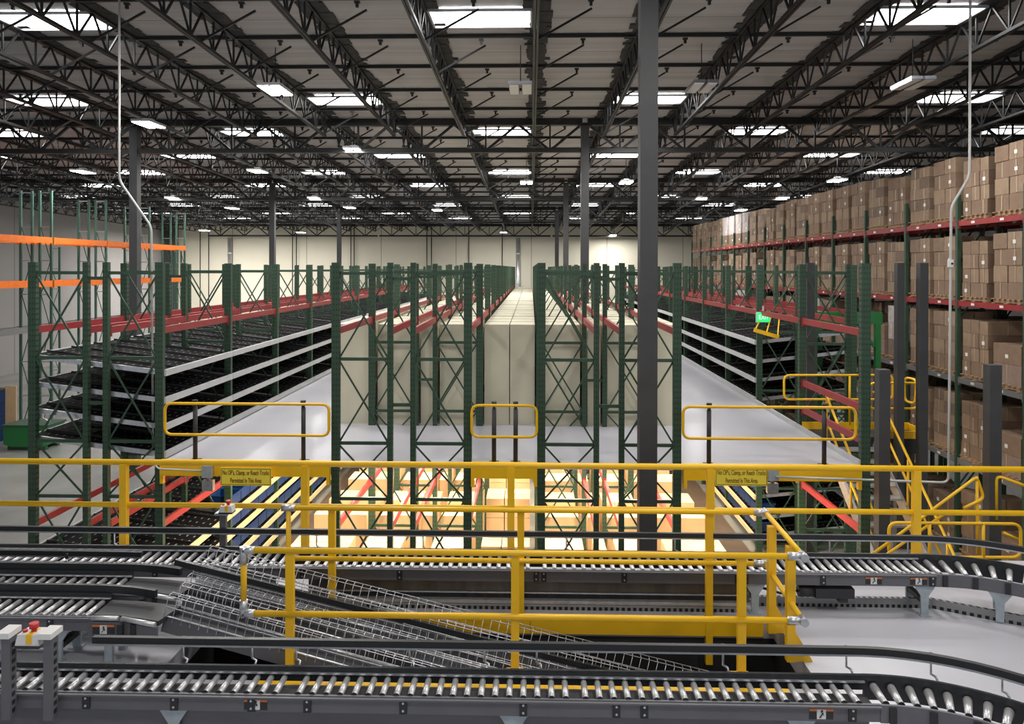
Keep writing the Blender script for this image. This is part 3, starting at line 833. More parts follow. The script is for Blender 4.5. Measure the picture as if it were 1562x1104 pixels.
def make_load(style):
    t = thing('pallet_load', '-', 'pallet load'); rnd = random.Random(style * 13 + 5)
    b = MB()
    for y in (-0.5, -0.3, -0.1, 0.1, 0.3, 0.5): b.span(-0.56, 0.56, y - 0.06, y + 0.06, 0.10, 0.125)
    for x in (-0.46, 0, 0.46): b.span(x - 0.04, x + 0.04, -0.56, 0.56, 0.02, 0.10)
    for y in (-0.5, 0, 0.5): b.span(-0.56, 0.56, y - 0.06, y + 0.06, 0.0, 0.02)
    b.build('pallet', M['wood'], t)
    H, nl, ny = [(1.75, 4, 2), (1.72, 5, 2), (1.35, 3, 2), (1.1, 2, 1), (1.6, 4, 3), (0.75, 2, 2), (1.75, 3, 2)][style]
    z = 0.125; h = (H - 0.125) / nl
    for l in range(nl):
        for j in range(ny):
            for i in range(2):
                if l == nl - 1 and rnd.random() < 0.12: continue
                w = 1.10 / ny; dx = 0.51
                g = 0.008 + rnd.random() * 0.012
                hh = h - 0.006 - (rnd.random() * 0.04 if l == nl - 1 else 0)
                yc = -0.55 + w * (j + 0.5) + rnd.uniform(-0.012, 0.012); xc = -0.51 + dx * (i + 0.5) + rnd.uniform(-0.015, 0.015)
                c = MB().box((xc, yc, z + hh/2), (dx - g, w - g, hh), rnd.uniform(-0.015, 0.015)).build('carton', M['wrap'] if style == 6 and l else CARD[(style + (l * 3 + j) % 5 // 3) % 4], t)
                if i == 0 and rnd.random() < 0.22:
                    MB().span(xc - dx/2 - 0.002, xc - dx/2 + 0.004, yc - 0.05, yc + 0.06, z + hh*0.3, z + hh*0.3 + 0.09).build('paper_label', M['paper'], c)
                if i == 0 and rnd.random() < 0.6:
                    MB().span(xc - dx/2 - 0.001, xc - dx/2 + 0.003, yc - 0.025, yc + 0.025, z + 0.01, z + hh - 0.01).build('tape_strip', M['tape'], c)
        z += h
    return t
loads = [make_load(s) for s in range(7)]
lused = set()
rl = random.Random(21)
LV = [(GZ, 'ground level'), (-1.47, 'lowest beam level'), (0.70, 'second beam level'), (2.76, 'third beam level'), (4.90, 'top level')]
DESC = ['tall stack of brown cartons', 'five-layer stack of tan cartons', 'low stack of dull brown cartons', 'two big cartons', 'stack of small brown cartons', 'half-height stack of cartons', 'pale wrapped stack']
for z, nm in LV:
    for k in range(PN):
        for j in range(2):
            n = k * 2 + j
            if nm == 'top level': st_ = rl.choice([0, 1, 0, 4, 1, 0]) if k not in (9, 10) else 6
            elif nm == 'ground level' : st_ = rl.choice([2, 3, 0])
            elif nm == 'lowest beam level': st_ = rl.choice([2, 3, 5, 4, 1])
            elif nm == 'third beam level': st_ = rl.choice([0, 1, 4, 0, 2, 1, 4])
            else: st_ = rl.choice([0, 2, 3, 4, 1, 2, 3, 6])
            lab = '%s on pallet, %s, %s from the stair end' % (DESC[st_], nm, ORD[n]) if n < 16 else 'pallet of cartons at the far end of the %s' % nm
            loc = (PX + 0.53 + rl.uniform(-0.02, 0.02), PY0 + PB * k + 0.72 + j * 1.36 + rl.uniform(-0.02, 0.02), z if nm == 'ground level' else z - 0.008)
            p = loads[st_]
            if st_ not in lused: lused.add(st_); p.location = loc; p['label'] = lab
            else: dup(p, loc, lab, None if n < 16 else 'far pallet loads, ' + nm, rz=0)
for z, nm in LV[1:]:
    for k in range(10):
        for j in range(2):
            dup(loads[rl.choice([0, 1, 4])], (PX + 1.75, PY0 + PB * k + 0.72 + j * 1.36, z - 0.008 - 0.125 * 0), 'stack of cartons in the shadowed rack row behind the front row, %s' % nm, 'cartons behind, ' + nm, rz=0)
for k in range(0, 11, 1):
    dup(pr, (PX + 1.75, PY0 + PB * k, GZ), 'dark green pallet rack frame in the shadowed row behind', 'back row pallet rack frames')
for z, nm, m in PL:
    for k in range(10):
        for s_ in (-0.53, 0.53):
            dup(bp[(m if m is M['red'] else M['grey_beam']).name], (PX + 1.75 + s_, PY0 + PB * k, z - 0.08), 'pallet beam in the shadowed row behind, %s' % nm, 'back row pallet beams, ' + nm)
for i, l in enumerate(loads):
    if i not in lused:
        for ch in KIDS.get(l.name, []):
            for g in KIDS.get(ch.name, []): bpy.data.objects.remove(g)
            bpy.data.objects.remove(ch)
        bpy.data.objects.remove(l)

# ------------------------------------------------------------------ tall racks with orange beams
ZT = 7.0
tr = None
for k, Y in enumerate((28.7, 33.0, 37.3, 41.6, 45.9)):
    for j, xc in enumerate((-22.45, -21.58)):
        lab = 'tall teal-green rack frame with orange beams, %s back, %s half of its pair' % (ORD[k], 'outer' if j == 0 else 'aisle-side')
        loc = (xc, Y, GZ)
        if tr is None:
            tr = thing('tall_rack_frame', lab, 'rack frame', loc)
            for s in (-0.26, 0.26):
                MB().span(s - 0.045, s + 0.045, -0.045, 0.045, 0.01, ZT - GZ).build('post', mat('teal_paint', (0.05, 0.12, 0.09), 0.5), tr)
                MB().span(s - 0.08, s + 0.08, -0.08, 0.08, 0, 0.01).build('base_plate', M['dark'], tr)
            for i in range(7):
                z = 0.4 + i * 1.5
                MB().span(-0.215, 0.215, -0.02, 0.02, z - 0.02, z + 0.02).build('horizontal_brace', M['zinc'], tr)
                if i < 6: MB().bar((-0.215 * (-1)**i, 0, z), (0.215 * (-1)**i, 0, z + 1.5), 0.02, 0.03).build('diagonal_brace', M['green'], tr)
            MB().span(-0.215, 0.215, -0.02, 0.02, ZT - GZ - 0.1, ZT - GZ - 0.06).build('horizontal_brace', M['zinc'], tr)
        else: dup(tr, loc, lab)
ob = None
for k, Y in enumerate((28.7, 33.0, 37.3, 41.6)):
    for z, zn in ((4.80, 'upper'), (2.88, 'middle'), (0.9, 'lower')):
        for j, x in enumerate((-22.77, -22.16, -21.90, -21.27)):
            lab = '%s %s rack beam, %s bay back, %s post line from the wall' % (zn, 'orange', ORD[k], ORD[j]) if zn != 'lower' else 'grey lower rack beam, %s bay back, %s post line from the wall' % (ORD[k], ORD[j])
            loc = (x, Y, z)
            if zn == 'lower':
                if 'gb' not in bp: bp['gb'] = beam_proto('rack_beam', M['grey_beam'], 4.3, 0.15); bp['gb'].location = loc; bp['gb']['label'] = lab
                else: dup(bp['gb'], loc, lab)
            elif ob is None: ob = beam_proto('rack_beam', M['orange'], 4.3, 0.26, 0.07); ob.location = loc; ob['label'] = lab
            else: dup(ob, loc, lab)
for k, (X, Y) in enumerate(((-28.2, 44), (-30.2, 40), (-27.0, 50), (-25.6, 54))):
    t = dup(tr, (X, Y, GZ - 2.2 + 0.0), 'slim dark rack frame standing near the grey wall, %s of four from the corner' % ORD[3 - k])
    t.location.z = GZ; t.scale = (1, 1, 0.8)
# things on the ground by the orange racks
p = at(52, 682, z=GZ)
t = thing('tipping_hopper', 'dark green steel hopper on the ground by the orange racks', 'hopper', (p.x, p.y, GZ))
b = MB(); b.prism([(-0.9, 0.25), (-0.6, 0.15), (0.75, 0.15), (0.95, 1.0), (-0.9, 1.0)], 'y', -0.6, 0.6); b.build('bucket', M['green_bright'], t)
MB().span(-0.95, 1.0, -0.64, 0.64, 1.0, 1.06).build('rim', M['green'], t)
for y in (-0.4, 0.4): MB().span(-0.8, 0.8, y - 0.09, y + 0.09, 0, 0.15).build('fork_pocket', M['green'], t)
MB().tube([(0.3, -0.5, 1.06), (0.7, -0.5, 1.35), (1.0, -0.5, 1.2)], 0.03, 6).build('handle', M['zinc'], t)
p = at(17, 672, z=GZ)
t = thing('plywood_board', 'tan plywood board standing upright by the green hopper', 'board', (p.x, p.y, GZ))
MB().span(-0.24, 0.24, -0.03, 0.03, 0, 2.4).build('panel', M['tan'], t); MB().span(-0.24, 0.24, 0.03, 0.3, 0, 0.1).build('foot', M['wood'], t)
for i in range(4):
    t = thing('blue_crate', 'dark blue crate beside the plywood board, %s in its stack from the floor' % ORD[i], 'crate', (p.x - 0.85, p.y, GZ + i * 0.56))
    MB().span(-0.5, 0.5, -0.5, 0.5, 0, 0.5).build('body', M['blue'], t); MB().span(-0.53, 0.53, -0.53, 0.53, 0.5, 0.56).build('rim', M['dark'], t)
p = at(20, 590, Y=36)
t = thing('pallet_stack', 'wooden pallets stacked high behind the green hopper', 'pallets', (p.x - 0.8, 36, GZ))
for i in range(9):
    b = MB()
    for y in (-0.5, 0, 0.5): b.span(-0.6, 0.6, y - 0.05, y + 0.05, i * 0.15, i * 0.15 + 0.1)
    for x in (-0.5, -0.25, 0, 0.25, 0.5): b.span(x - 0.08, x + 0.08, -0.6, 0.6, i * 0.15 + 0.1, i * 0.15 + 0.13)
    b.build('pallet', M['wood'], t)
# pipes on the back wall
for px, w in ((790, 'silver vertical pipe on the back wall at the end of the middle walkway'), (350, 'silver vertical pipe on the bright back wall past the flow rack')):
    p = at(px, 400, Y=75.5)
    t = thing('wall_pipe', w, 'pipe', (p.x, 75.6, GZ))
    MB().tube([(0, 0, 0), (0, 0, 10.6)], 0.2, 10).build('pipe', M['zinc'], t)
    for z in (3, 6, 9): MB().tube([(0, 0, z), (0, 0, z + 0.15)], 0.24, 10).build('collar', M['white'], t)
for i, px in enumerate((305, 318, 446, 452, 535, 540, 651, 658, 715, 766)):
    p = at(px, 400, Y=75.7)
    tag(MB().tube([(p.x, 75.75, GZ), (p.x, 75.75, 8.2)], 0.05, 6).build('sprinkler_riser', M['dark']), 'thin dark riser pipe on the pale back wall, %s from the wall corner' % ORD[i], 'pipe')

# ------------------------------------------------------------------ platform guardrails
def clamp(b, p, ax):
    p = Vector(p); d = Vector(ax).normalized() * 0.07
    b.tube([p - d, p + d], 0.036, 10)
RR = 0.026
YR = 9.63
t = thing('platform_guardrail', 'long yellow guardrail along the outer edge of the conveyor platform', 'guardrail', (0, YR, 0))
MB().tube([(-8.9, 0, 1.08), (8.1, 0, 1.08)], 0.039, 10).build('top_rail', M['yellow'], t)
MB().tube([(-8.9, 0, 0.53), (8.1, 0, 0.53)], 0.036, 10).build('middle_rail', M['yellow'], t)
for x in (-7.85, -5.26, -2.90, -0.25, 2.28, 4.86, 7.4):
    MB().span(x - 0.045, x + 0.045, -0.05, 0.03, -0.35, 1.06).build('post', M['yellow'], t)
    MB().span(x - 0.07, x + 0.07, -0.178, -0.05, -0.3, -0.15).build('mounting_block', M['yellow'], t)
YN, YF = 6.66, 7.72
XL, XRt = -2.56, 2.39
t = thing('well_guardrail', 'yellow guardrail on the near edge of the conveyor well with silver corner fittings', 'guardrail', (0, YN, 0))
MB().tube([(XL, 0, 1.08), (XRt - 0.05, 0, 1.08)], RR * 1.06, 10).build('top_rail', M['yellow'], t)
MB().tube([(XL, 0, 0.515), (XRt - 0.05, 0, 0.515)], RR * 1.06, 10).build('middle_rail', M['yellow'], t)
MB().tube([(XL, 0, 0.60), (XL, 0, 1.0)], RR * 1.06, 10).build('end_loop', M['yellow'], t)
for z, s in ((1.08, -1), (0.515, 1)):
    b = MB(); b.tube([(XL, 0, z), (XL + 0.1, 0, z)], 0.036, 10); b.tube([(XL, 0, z - s * 0.03), (XL, 0, z + s * 0.12)], 0.036, 10); b.build('elbow_fitting', M['zinc'], t)
for z in (1.08, 0.515):
    b = MB(); b.tube([(XRt - 0.14, 0, z), (XRt, 0, z)], 0.036, 10); b.build('corner_fitting', M['zinc'], t)
for x in (-2.15, -0.135, 1.86):
    MB().span(x - 0.036, x + 0.036, 0.0, 0.05, 0.0, 1.05).build('post', M['yellow'], t)
    MB().span(x - 0.08, x + 0.08, -0.06, 0.1, 0, 0.012).build('base_plate', M['yellow'], t)
t = thing('well_guardrail', 'yellow guardrail on the far side of the conveyor well with silver end clamps', 'guardrail', (0, YF, 0))
MB().tube([(-2.5, 0, 1.12), (XRt - 0.05, 0, 1.12)], RR, 10).build('top_rail', M['yellow'], t)
MB().tube([(-2.5, 0, 0.60), (XRt - 0.05, 0, 0.60)], RR, 10).build('middle_rail', M['yellow'], t)
for x in (-2.06, -0.10, 1.83):
    MB().span(x - 0.035, x + 0.035, 0.02, 0.08, -0.45 if x > 0 else 0.0, 1.11).build('post', M['yellow'], t)
MB().tube([(-2.5, 0, 0.05), (-2.5, 0, 1.10)], RR, 10).build('end_post', M['yellow'], t)
for x, z in ((-2.5, 1.12), (XRt - 0.05, 1.12), (XRt - 0.05, 0.60)):
    b = MB(); clamp(b, (x, 0, z), (1, 0, 0)); b.build('end_clamp', M['zinc'], t)
t = thing('well_guardrail', 'short yellow guardrail with two thick posts closing the well end', 'guardrail', (XRt, 0, 0))
MB().tube([(0, YF, 1.12), (0, YN, 1.08)], RR, 10).build('top_rail', M['yellow'], t)
MB().tube([(0, YF, 0.60), (0, YN, 0.515)], RR, 10).build('middle_rail', M['yellow'], t)
for y in (7.52, 6.98):
    MB().span(-0.04, 0.035, y - 0.035, y + 0.035, 0.0, 1.05).build('post', M['yellow'], t)
    b = MB(); b.prism([(0.035, 0), (0.20, 0), (0.035, 0.28)], 'y', y - 0.02, y + 0.02); b.build('gusset', M['yellow'], t)
for y, z in ((YF, 1.12), (YF, 0.6), (YN, 1.08), (YN, 0.515)):
    b = MB(); b.tube([(0, y - 0.05, z), (0, y + 0.05, z)], 0.037, 10); b.build('corner_fitting', M['zinc'], t)
t = thing('well_edge_beam', 'deep yellow edge beam along the far side of the conveyor well', 'edge beam', (0, OY1 - 0.03, 0))
MB().span(-2.3, OX1 - 0.12, -0.02, 0.02, -0.16, 0.03).build('beam', M['yellow'], t)
MB().span(-0.002, 0.002, -0.024, -0.02, -0.16, 0.03).build('joint', M['dark'], t)

# ------------------------------------------------------------------ conveyors
def roller_mesh(L, r, cap):
    b = MB().tube([(0, -L/2, 0), (0, L/2, 0)], r, 12)
    return b
def sticker(parent, x, y, z, w=0.17, h=0.075):
    t = MB().span(x - w/2, x + w/2, y - 0.003, y, z - h/2, z + h/2).build('warning_label', M['black'], parent)
    MB().span(x - w/2, x + w/2, y - 0.005, y - 0.003, z + h*0.28, z + h/2).build('colour_band', M['sticker_orange'], t)
    MB().span(x - 0.032, x + 0.032, y - 0.006, y - 0.003, z - h*0.46, z + h*0.46).build('pictogram', M['paper'], t)
    b = MB(); b.bar((x - 0.014, y - 0.007, z - 0.024), (x + 0.012, y - 0.007, z + 0.012), 0.012, 0.004); b.bar((x - 0.004, y - 0.007, z + 0.02), (x + 0.016, y - 0.007, z - 0.004), 0.014, 0.004)
    b.box((x + 0.004, y - 0.007, z + 0.024), (0.013, 0.003, 0.013)); b.build('figure', M['black'], t)
def splice(parent, x, y, z0, z1, w=0.055):
    o = MB().span(x - w/2, x + w/2, y - 0.012, y, z0, z1).build('splice_plate', M['black'], parent)
    b = MB()
    for q in (0.25, 0.75): b.tube([(x, y - 0.02, z0 + (z1-z0)*q), (x, y - 0.012, z0 + (z1-z0)*q)], 0.009, 6)
    b.build('bolt', M['zinc'], o)
def leg(parent, x, yn, yf, ztop):
    for y in (yn + 0.012, yf - 0.012):
        b = MB(); b.prism([(x-0.105, ztop), (x+0.105, ztop), (x+0.04, ztop-0.10), (x+0.036, 0.012), (x-0.036, 0.012), (x-0.04, ztop-0.10)], 'y', y - 0.012, y + 0.012)
        b.build('leg', M['leg'], parent)
        MB().span(x - 0.06, x + 0.06, y - 0.05, y + 0.05, 0, 0.012).build('foot_plate', M['leg'], parent)
    MB().span(x - 0.03, x + 0.03, yn + 0.03, yf - 0.03, 0.12, 0.17).build('cross_tie', M['dark'], parent)
def conveyor(lab, x0, x1, yn, yf, z, pitch, skew=0.0, caps=False, fh=0.13, legs=(), splices=(), stickers=(), grp=None):
    xc = (x0 + x1)/2; yc = (yn + yf)/2
    t = thing('roller_conveyor', lab, 'conveyor', (xc, yc, 0), group=grp)
    hw = (yf - yn)/2; hl = (x1 - x0)/2
    b = MB(); b.span(-hl, hl, -hw - 0.025, -hw - 0.005, z - fh - 0.01, z - 0.012); b.span(-hl, hl, -hw - 0.005, -hw + 0.03, z - fh - 0.01, z - fh + 0.002)
    b.span(-hl, hl, -hw - 0.05, -hw - 0.025, z - 0.03, z - 0.018); b.build('side_frame', M['frame'], t)
    b = MB(); b.span(-hl, hl, hw + 0.005, hw + 0.03, z - (0.055 if caps else fh), z + 0.055); b.build('side_frame', M['black'], t)
    MB().span(-hl, hl, hw - 0.012, hw + 0.002, z + 0.005, z + 0.02).build('wear_strip', M['zinc'], t)
    if caps: MB().span(-hl, hl, -hw, hw - 0.005, z - 0.095, z - 0.08).build('return_pan', M['bed'], t)
    else: MB().span(-hl, hl, -hw, hw - 0.06, z - fh - 0.02, z - fh - 0.005).build('return_pan', M['bed'], t)
    n = int((x1 - x0) / pitch); r0 = None
    for i in range(n):
        x = -hl + pitch * (i + 0.5)
        if r0 is None:
            b = MB().tube([(-skew, -hw + 0.004, 0), (skew, hw - 0.004, 0)], 0.0235, 12)
            r0 = b.build('roller', M['roller'], t, (x, 0, z - 0.024))
            if caps: MB().tube([(-skew, -hw - 0.004, 0), (-skew, -hw + 0.004, 0)], 0.026, 12).build('end_cap', M['black'], r0)
        else: share(r0, t, (x, 0, z - 0.024))
    for x in legs: leg(t, x - xc, -hw, hw, z - fh - 0.02)
    for x in splices: splice(t, x - xc, -hw - 0.025, z - fh - 0.005, z - 0.02)
    for x in stickers: sticker(t, x - xc, -hw - 0.025, z - fh/2 - 0.02)
    return t
def guide(lab, pts, z, brackets, below, side=1, silver=True, h=0.05):
    """black guide rail along a path with silver underside and bracket rods down to the conveyor frame"""
    t = thing('guide_rail', lab, 'guide rail')
    P = [(x, y, z) for x, y in pts]
    MB().ribbon(P, [(-0.02, -h/2), (0.02, -h/2), (0.02, h/2), (-0.02, h/2)]).build('rail', M['black'], t)
    if silver: MB().ribbon(P, [(-0.024, -h/2 - 0.014), (0.012, -h/2 - 0.014), (0.012, -h/2), (-0.024, -h/2)]).build('wear_strip', M['zinc'], t)
    for x, y in brackets:
        b = MB(); b.tube([(x, y + 0.03*side, z), (x, y + 0.03*side, below + 0.035), (x + 0.035, y + 0.03*side, below + 0.015), (x + 0.035, y + 0.0*side, below)], 0.009, 6)
        b.build('bracket_rod', M['zinc'], t)
        MB().tube([(x, y + 0.03*side, z - 0.05), (x, y + 0.03*side, z + 0.01)], 0.018, 8).build('knob', M['black'], t)
    return t
def arc(cx, cy, r, a0, a1, n=14):
    return [(cx + r * math.cos(R(a0 + (a1 - a0) * i / n)), cy + r * math.sin(R(a0 + (a1 - a0) * i / n))) for i in range(n + 1)]
def curve_conveyor(lab, cx, cy, ri, ro, z, a0, a1, step, fh=0.13, caps=False, leg_at=(), end=0.0):
    t = thing('curve_conveyor', lab, 'conveyor', (cx, cy, 0))
    A = [(x, y, z) for x, y in arc(0, 0, ro + 0.02, a0, a1, 20)]
    MB().ribbon(A, [(-0.012, -fh), (0.012, -fh), (0.012, 0.055), (-0.012, 0.055)]).build('side_frame', M['black'], t)
    A = [(x, y, z) for x, y in arc(0, 0, ri - 0.02, a0, a1, 20)]
    MB().ribbon(A, [(-0.01, -fh - 0.01), (0.01, -fh - 0.01), (0.01, -0.012), (-0.01, -0.012)]).build('side_frame', M['frame'], t)
    a = a0 - step / 2
    while a > a1:
        ca, sa = math.cos(R(a)), math.sin(R(a))
        o = MB().tube([(ca * (ri + 0.01), sa * (ri + 0.01), z - 0.024), (ca * (ro - 0.005), sa * (ro - 0.005), z - 0.024)], 0.0225, 12, r1=0.032).build('roller', M['roller'], t)
        if caps: MB().tube([(ca * (ri + 0.0), sa * (ri + 0.0), z - 0.024), (ca * (ri + 0.01), sa * (ri + 0.01), z - 0.024)], 0.025, 12).build('end_cap', M['black'], o)
        a -= step
    k = 0
    a = a0 - 4
    while a > a1:
        ca, sa = math.cos(R(a)), math.sin(R(a)); r = ri - 0.038
        m = Matrix.Rotation(R(a - 90), 3, 'Z')
        MB().box((ca * r, sa * r, z - fh/2 - 0.015), (0.05, 0.014, fh - 0.02), m=m).build('splice_plate', M['black'], t)
        a -= 13; k += 1
    for a in leg_at:
        ca, sa = math.cos(R(a)), math.sin(R(a))
        for r in (ri - 0.01, ro - 0.01):
            m = Matrix.Rotation(R(a - 90), 3, 'Z'); ztop = z - fh - 0.015
            b = MB(); b.prism([(-0.105, ztop), (0.105, ztop), (0.04, ztop-0.10), (0.036, 0.012), (-0.036, 0.012), (-0.04, ztop-0.10)], 'y', -0.012, 0.012)
            b.v = [tuple(m @ Vector(v) + Vector((ca * r, sa * r, 0))) for v in b.v]
            b.build('leg', M['leg'], t)
    return t

PITCH_R = 0.103
# far line
yn, yf, zf = 7.93, 8.27, 0.45
FX = [-7.8, -5.1, -2.45, 0.1, 2.2, 4.2]
FN = ['far straight roller conveyor behind the well, first section from the orange-rack end', 'far straight roller conveyor behind the well, second section, by the mesh chutes',
      'far straight roller conveyor behind the well, third section', 'far straight roller conveyor behind the well, fourth section, under the wide column', 'far straight roller conveyor, fifth section, leading into the curve']
SK = [0.0] * 5
for i in range(5):
    x0, x1 = FX[i], FX[i+1]
    conveyor(FN[i], x0, x1, yn, yf, zf, PITCH_R if i < 4 else 0.095, legs=((x0 + 0.4, x1 - 0.4) if i in (0, 1) else (x0 + 0.15, x1 - 0.1) if i == 4 else ()),
             splices=(x0 + 0.04, x1 - 0.04, x0 + (x1 - x0) * 0.42), stickers=((3.56, 4.02) if i == 4 else (-4.42,) if i == 9 else ()))
curve_conveyor('far curved roller conveyor bending round past the yellow stair rails', 4.2, 6.65, 1.28, 1.62, zf, 90, 20, 5.6, leg_at=(63, 38))
PF = [(-7.8, 8.36), (4.1, 8.36)] + [(x, y) for x, y in arc(4.2, 6.65, 1.71, 88, 20)]
guide('long black guide rail along the far side of the far conveyor', PF, 0.655, [(x, 8.36) for x in (-6.6, -4.7, -2.4, -1.2, 0.4, 1.6, 3.3, 4.15)], zf + 0.0, 1)
PG = [(-7.8, 7.86), (-4.6, 7.86), (-4.1, 7.85)]
guide('black guide rail along the near side of the far conveyor, bending off to the chutes', PG, 0.575, [(-6.1, 7.87), (-4.9, 7.87)], 0.33, -1)
# slotted toe channel on the deck under the far conveyor
t = thing('toe_channel', 'slotted grey channel on the platform floor under the far conveyor', 'toe board', (0, 8.12, 0))
MB().span(2.42, 4.25, -0.02, 0.02, 0, 0.10).build('channel', M['toe'], t)
m = Matrix.Rotation(R(-28), 3, 'Z')
b = MB().box((0.5, 0, 0.05), (1.0, 0.04, 0.10)); b.v = [tuple(m @ Vector(v) + Vector((4.25, 0, 0))) for v in b.v]; b.build('channel_end', M['toe'], t)
t = thing('support_channel', 'long pale steel channel low behind the well under the far conveyor', 'channel', (0, 8.0, 0))
MB().span(-2.2, 2.25, -0.03, 0.03, 0.03, 0.085).build('channel', M['zinc'], t)
MB().span(-2.2, 2.25, -0.06, -0.04, 0.0, 0.045).build('slotted_strip', M['toe'], t)
MB().span(-2.2, 2.25, -0.04, 0.03, 0, 0.03).build('foot_strip', M['dark'], t)
t = thing('shade_panel', 'dark sheet added as shade over the floor below the far conveyor frame', 'panel', (0, 8.10, 0))  # dark sheet added for the shaded floor under the conveyor
MB().span(-2.4, 2.28, -0.01, 0.01, 0.0, 0.29).build('sheet', mat('shade_sheet', (0.16, 0.16, 0.165), 0.3, 0.6, vary=0.25, scale=5, stretch=(1.5, 1, 0.2)), t)
MB().span(-2.4, 2.28, -0.03, -0.01, 0.115, 0.13).build('edge_strip', M['zinc'], t)
p = at(1270, 892, Y=7.98)
t = thing('drive_motor', 'black drive motor slung under the far conveyor', 'motor', (p.x, 7.98, 0.17))
MB().span(-0.2, 0.2, -0.07, 0.07, 0.0, 0.10).build('gearbox', M['black'], t)
MB().tube([(-0.2, 0, 0.05), (-0.36, 0, 0.05)], 0.06, 10).build('motor_can', M['dark'], t)
MB().tube([(-0.36, 0, 0.05), (-0.55, -0.02, 0.03), (-0.75, 0, 0.08)], 0.014, 6).build('cable', M['black'], t)
MB().span(0.05, 0.14, -0.05, 0.05, -0.05, 0.0).build('bracket', M['dark'], t)

# spur lines A and B on the orange-rack end
for nm, x1, yn_, yf_, p_, st_ in (('upper', -4.05, 7.26, 7.56, 0.105, ()), ('lower', -3.98, 6.74, 7.05, 0.100, (-3.78,))):
    conveyor('short roller spur feeding the mesh chutes, %s of two' % nm, -7.0, x1, yn_, yf_, 0.45, p_, legs=(-6.2, -4.3), splices=(-5.9, -5.05, -4.35))
    px = [(-7.0, yf_ + 0.05), (-4.2, yf_ + 0.05)] + [(x, y) for x, y in arc(-4.2, yf_ + 0.05 - 2.2, 2.2, 88, 72, 8)]
    guide('black guide rail bending into the chutes, %s spur' % nm, px, 0.535, [(-6.3, yf_ + 0.05), (-4.9, yf_ + 0.05)], 0.40, 1, False, 0.07)
    t = thing('spur_belt', 'dark flat belt joining the %s roller spur to its chute' % nm, 'conveyor belt', (x1, (yn_ + yf_)/2, 0))
    hw = (yf_ - yn_)/2
    MB().prism([(0.01, -hw), (0.25, -hw), (0.66, -hw - 0.1), (0.72, hw - 0.1), (0.3, hw - 0.02), (0.01, hw)], 'z', 0.40, 0.445).build('belt', M['belt'], t)
    MB().tube([(0.01, -hw - 0.03, 0.43), (0.26, -hw - 0.03, 0.43)], 0.022, 8).build('edge_roller', M['roller'], t)
    MB().tube([(0.29, -hw - 0.035, 0.43), (0.64, -hw - 0.12, 0.42)], 0.022, 8).build('edge_roller', M['roller'], t)
    b = MB(); b.ribbon([(0.0, -hw - 0.03, 0.33), (0.28, -hw - 0.03, 0.33), (0.66, -hw - 0.12, 0.33)], [(-0.01, -0.06), (0.01, -0.06), (0.01, 0.07), (-0.01, 0.07)]); b.build('side_frame', M['frame'], t)
    for x in (0.3, 0.42): MB().span(x - 0.025, x + 0.025, -hw - 0.09, -hw - 0.06, 0.27, 0.40).build('splice_plate', M['black'], t)
    MB().span(0.1, 0.17, -hw + 0.02, -hw + 0.06, 0, 0.4).build('leg', M['leg'], t)
    MB().span(0.1, 0.17, hw - 0.06, hw - 0.02, 0, 0.4).build('leg', M['leg'], t)
    if nm == 'lower': sticker(t, 0.13, -hw - 0.042, 0.335, 0.2, 0.085)
# declines with mesh guards
def decline(lab, p0, p1, w, mh0, black_rail=False, far_only=False):
    p0 = Vector(p0); p1 = Vector(p1); d = p1 - p0; L = d.length; ex = d / L
    sd = Vector((-ex.y, ex.x, 0)).normalized(); up = ex.cross(sd).normalized()
    if up.z < 0: up = -up
    t = thing('mesh_chute', lab, 'chute conveyor', p0)
    P = lambda a, s, u: ex * a + sd * s + up * u
    def slab(a0, a1, s0, s1, u0, u1):
        b = MB(); b._add([P(a, s, u) for a, s, u in ((a0,s0,u0),(a1,s0,u0),(a1,s1,u0),(a0,s1,u0),(a0,s0,u1),(a1,s0,u1),(a1,s1,u1),(a0,s1,u1))]); return b
    slab(0, L, -w/2, w/2, -0.05, 0.0).build('belt_bed', M['belt'], t)
    for s in (-1, 1):
        slab(0, L, s*w/2, s*(w/2 + 0.02), -0.11, 0.03).build('side_frame', M['frame'] if s < 0 else M['zinc'], t)
        MB().tube([P(0.02, s*(w/2 + 0.015), 0.035), P(L, s*(w/2 + 0.015), 0.035)], 0.012, 6).build('edge_tube', M['zinc'], t)
        # wire mesh side: long wires plus cross wires bent over at the top
        b = MB(); h = mh0
        o = w/2 + 0.03; fl = 0.075
        for q in (0.07, 0.5, 1.0): b.tube([P(0, s*o, 0.03 + h*q), P(L, s*o, 0.03 + h*q)], 0.0045, 4, caps=False)
        b.tube([P(0, s*o + fl, 0.03 + h), P(L, s*o + fl, 0.03 + h)], 0.0045, 4, caps=False)
        n = int(L / 0.085)
        for i in range(n + 1):
            a = min(L, i * 0.085)
            b.tube([P(a, s*o, 0.0), P(a, s*o, 0.03 + h), P(a, s*o + fl, 0.03 + h)], 0.004, 4, caps=False)
        b.build('mesh_guard', M['zinc'], t)
    for a in (L * 0.25, L * 0.95):
        for s in (-w/2, w/2):
            q = P(a, s * 0.95, -0.12)
            if (p0 + q).x > OX0 + 0.2: MB().span(q.x - 0.025, q.x + 0.025, q.y - 0.025, q.y + 0.025, GZ - p0.z, q.z).build('leg', M['dark'], t)
    if black_rail:
        b = MB(); b.bar(P(-0.2, -w/2 - 0.02, 0.20), P(L, -w/2 - 0.02, 0.20), 0.04, 0.055); b.build('guard_rail', M['black'], t)
    return t
decline('wire-mesh decline chute farthest back, beside the far conveyor', (-3.35, 7.48, 0.46), (1.95, 7.36, -0.75), 0.24, 0.24, True)
decline('wire-mesh decline chute in the middle of the three', (-3.35, 7.29, 0.40), (1.9, 6.98, -0.80), 0.16, 0.20)
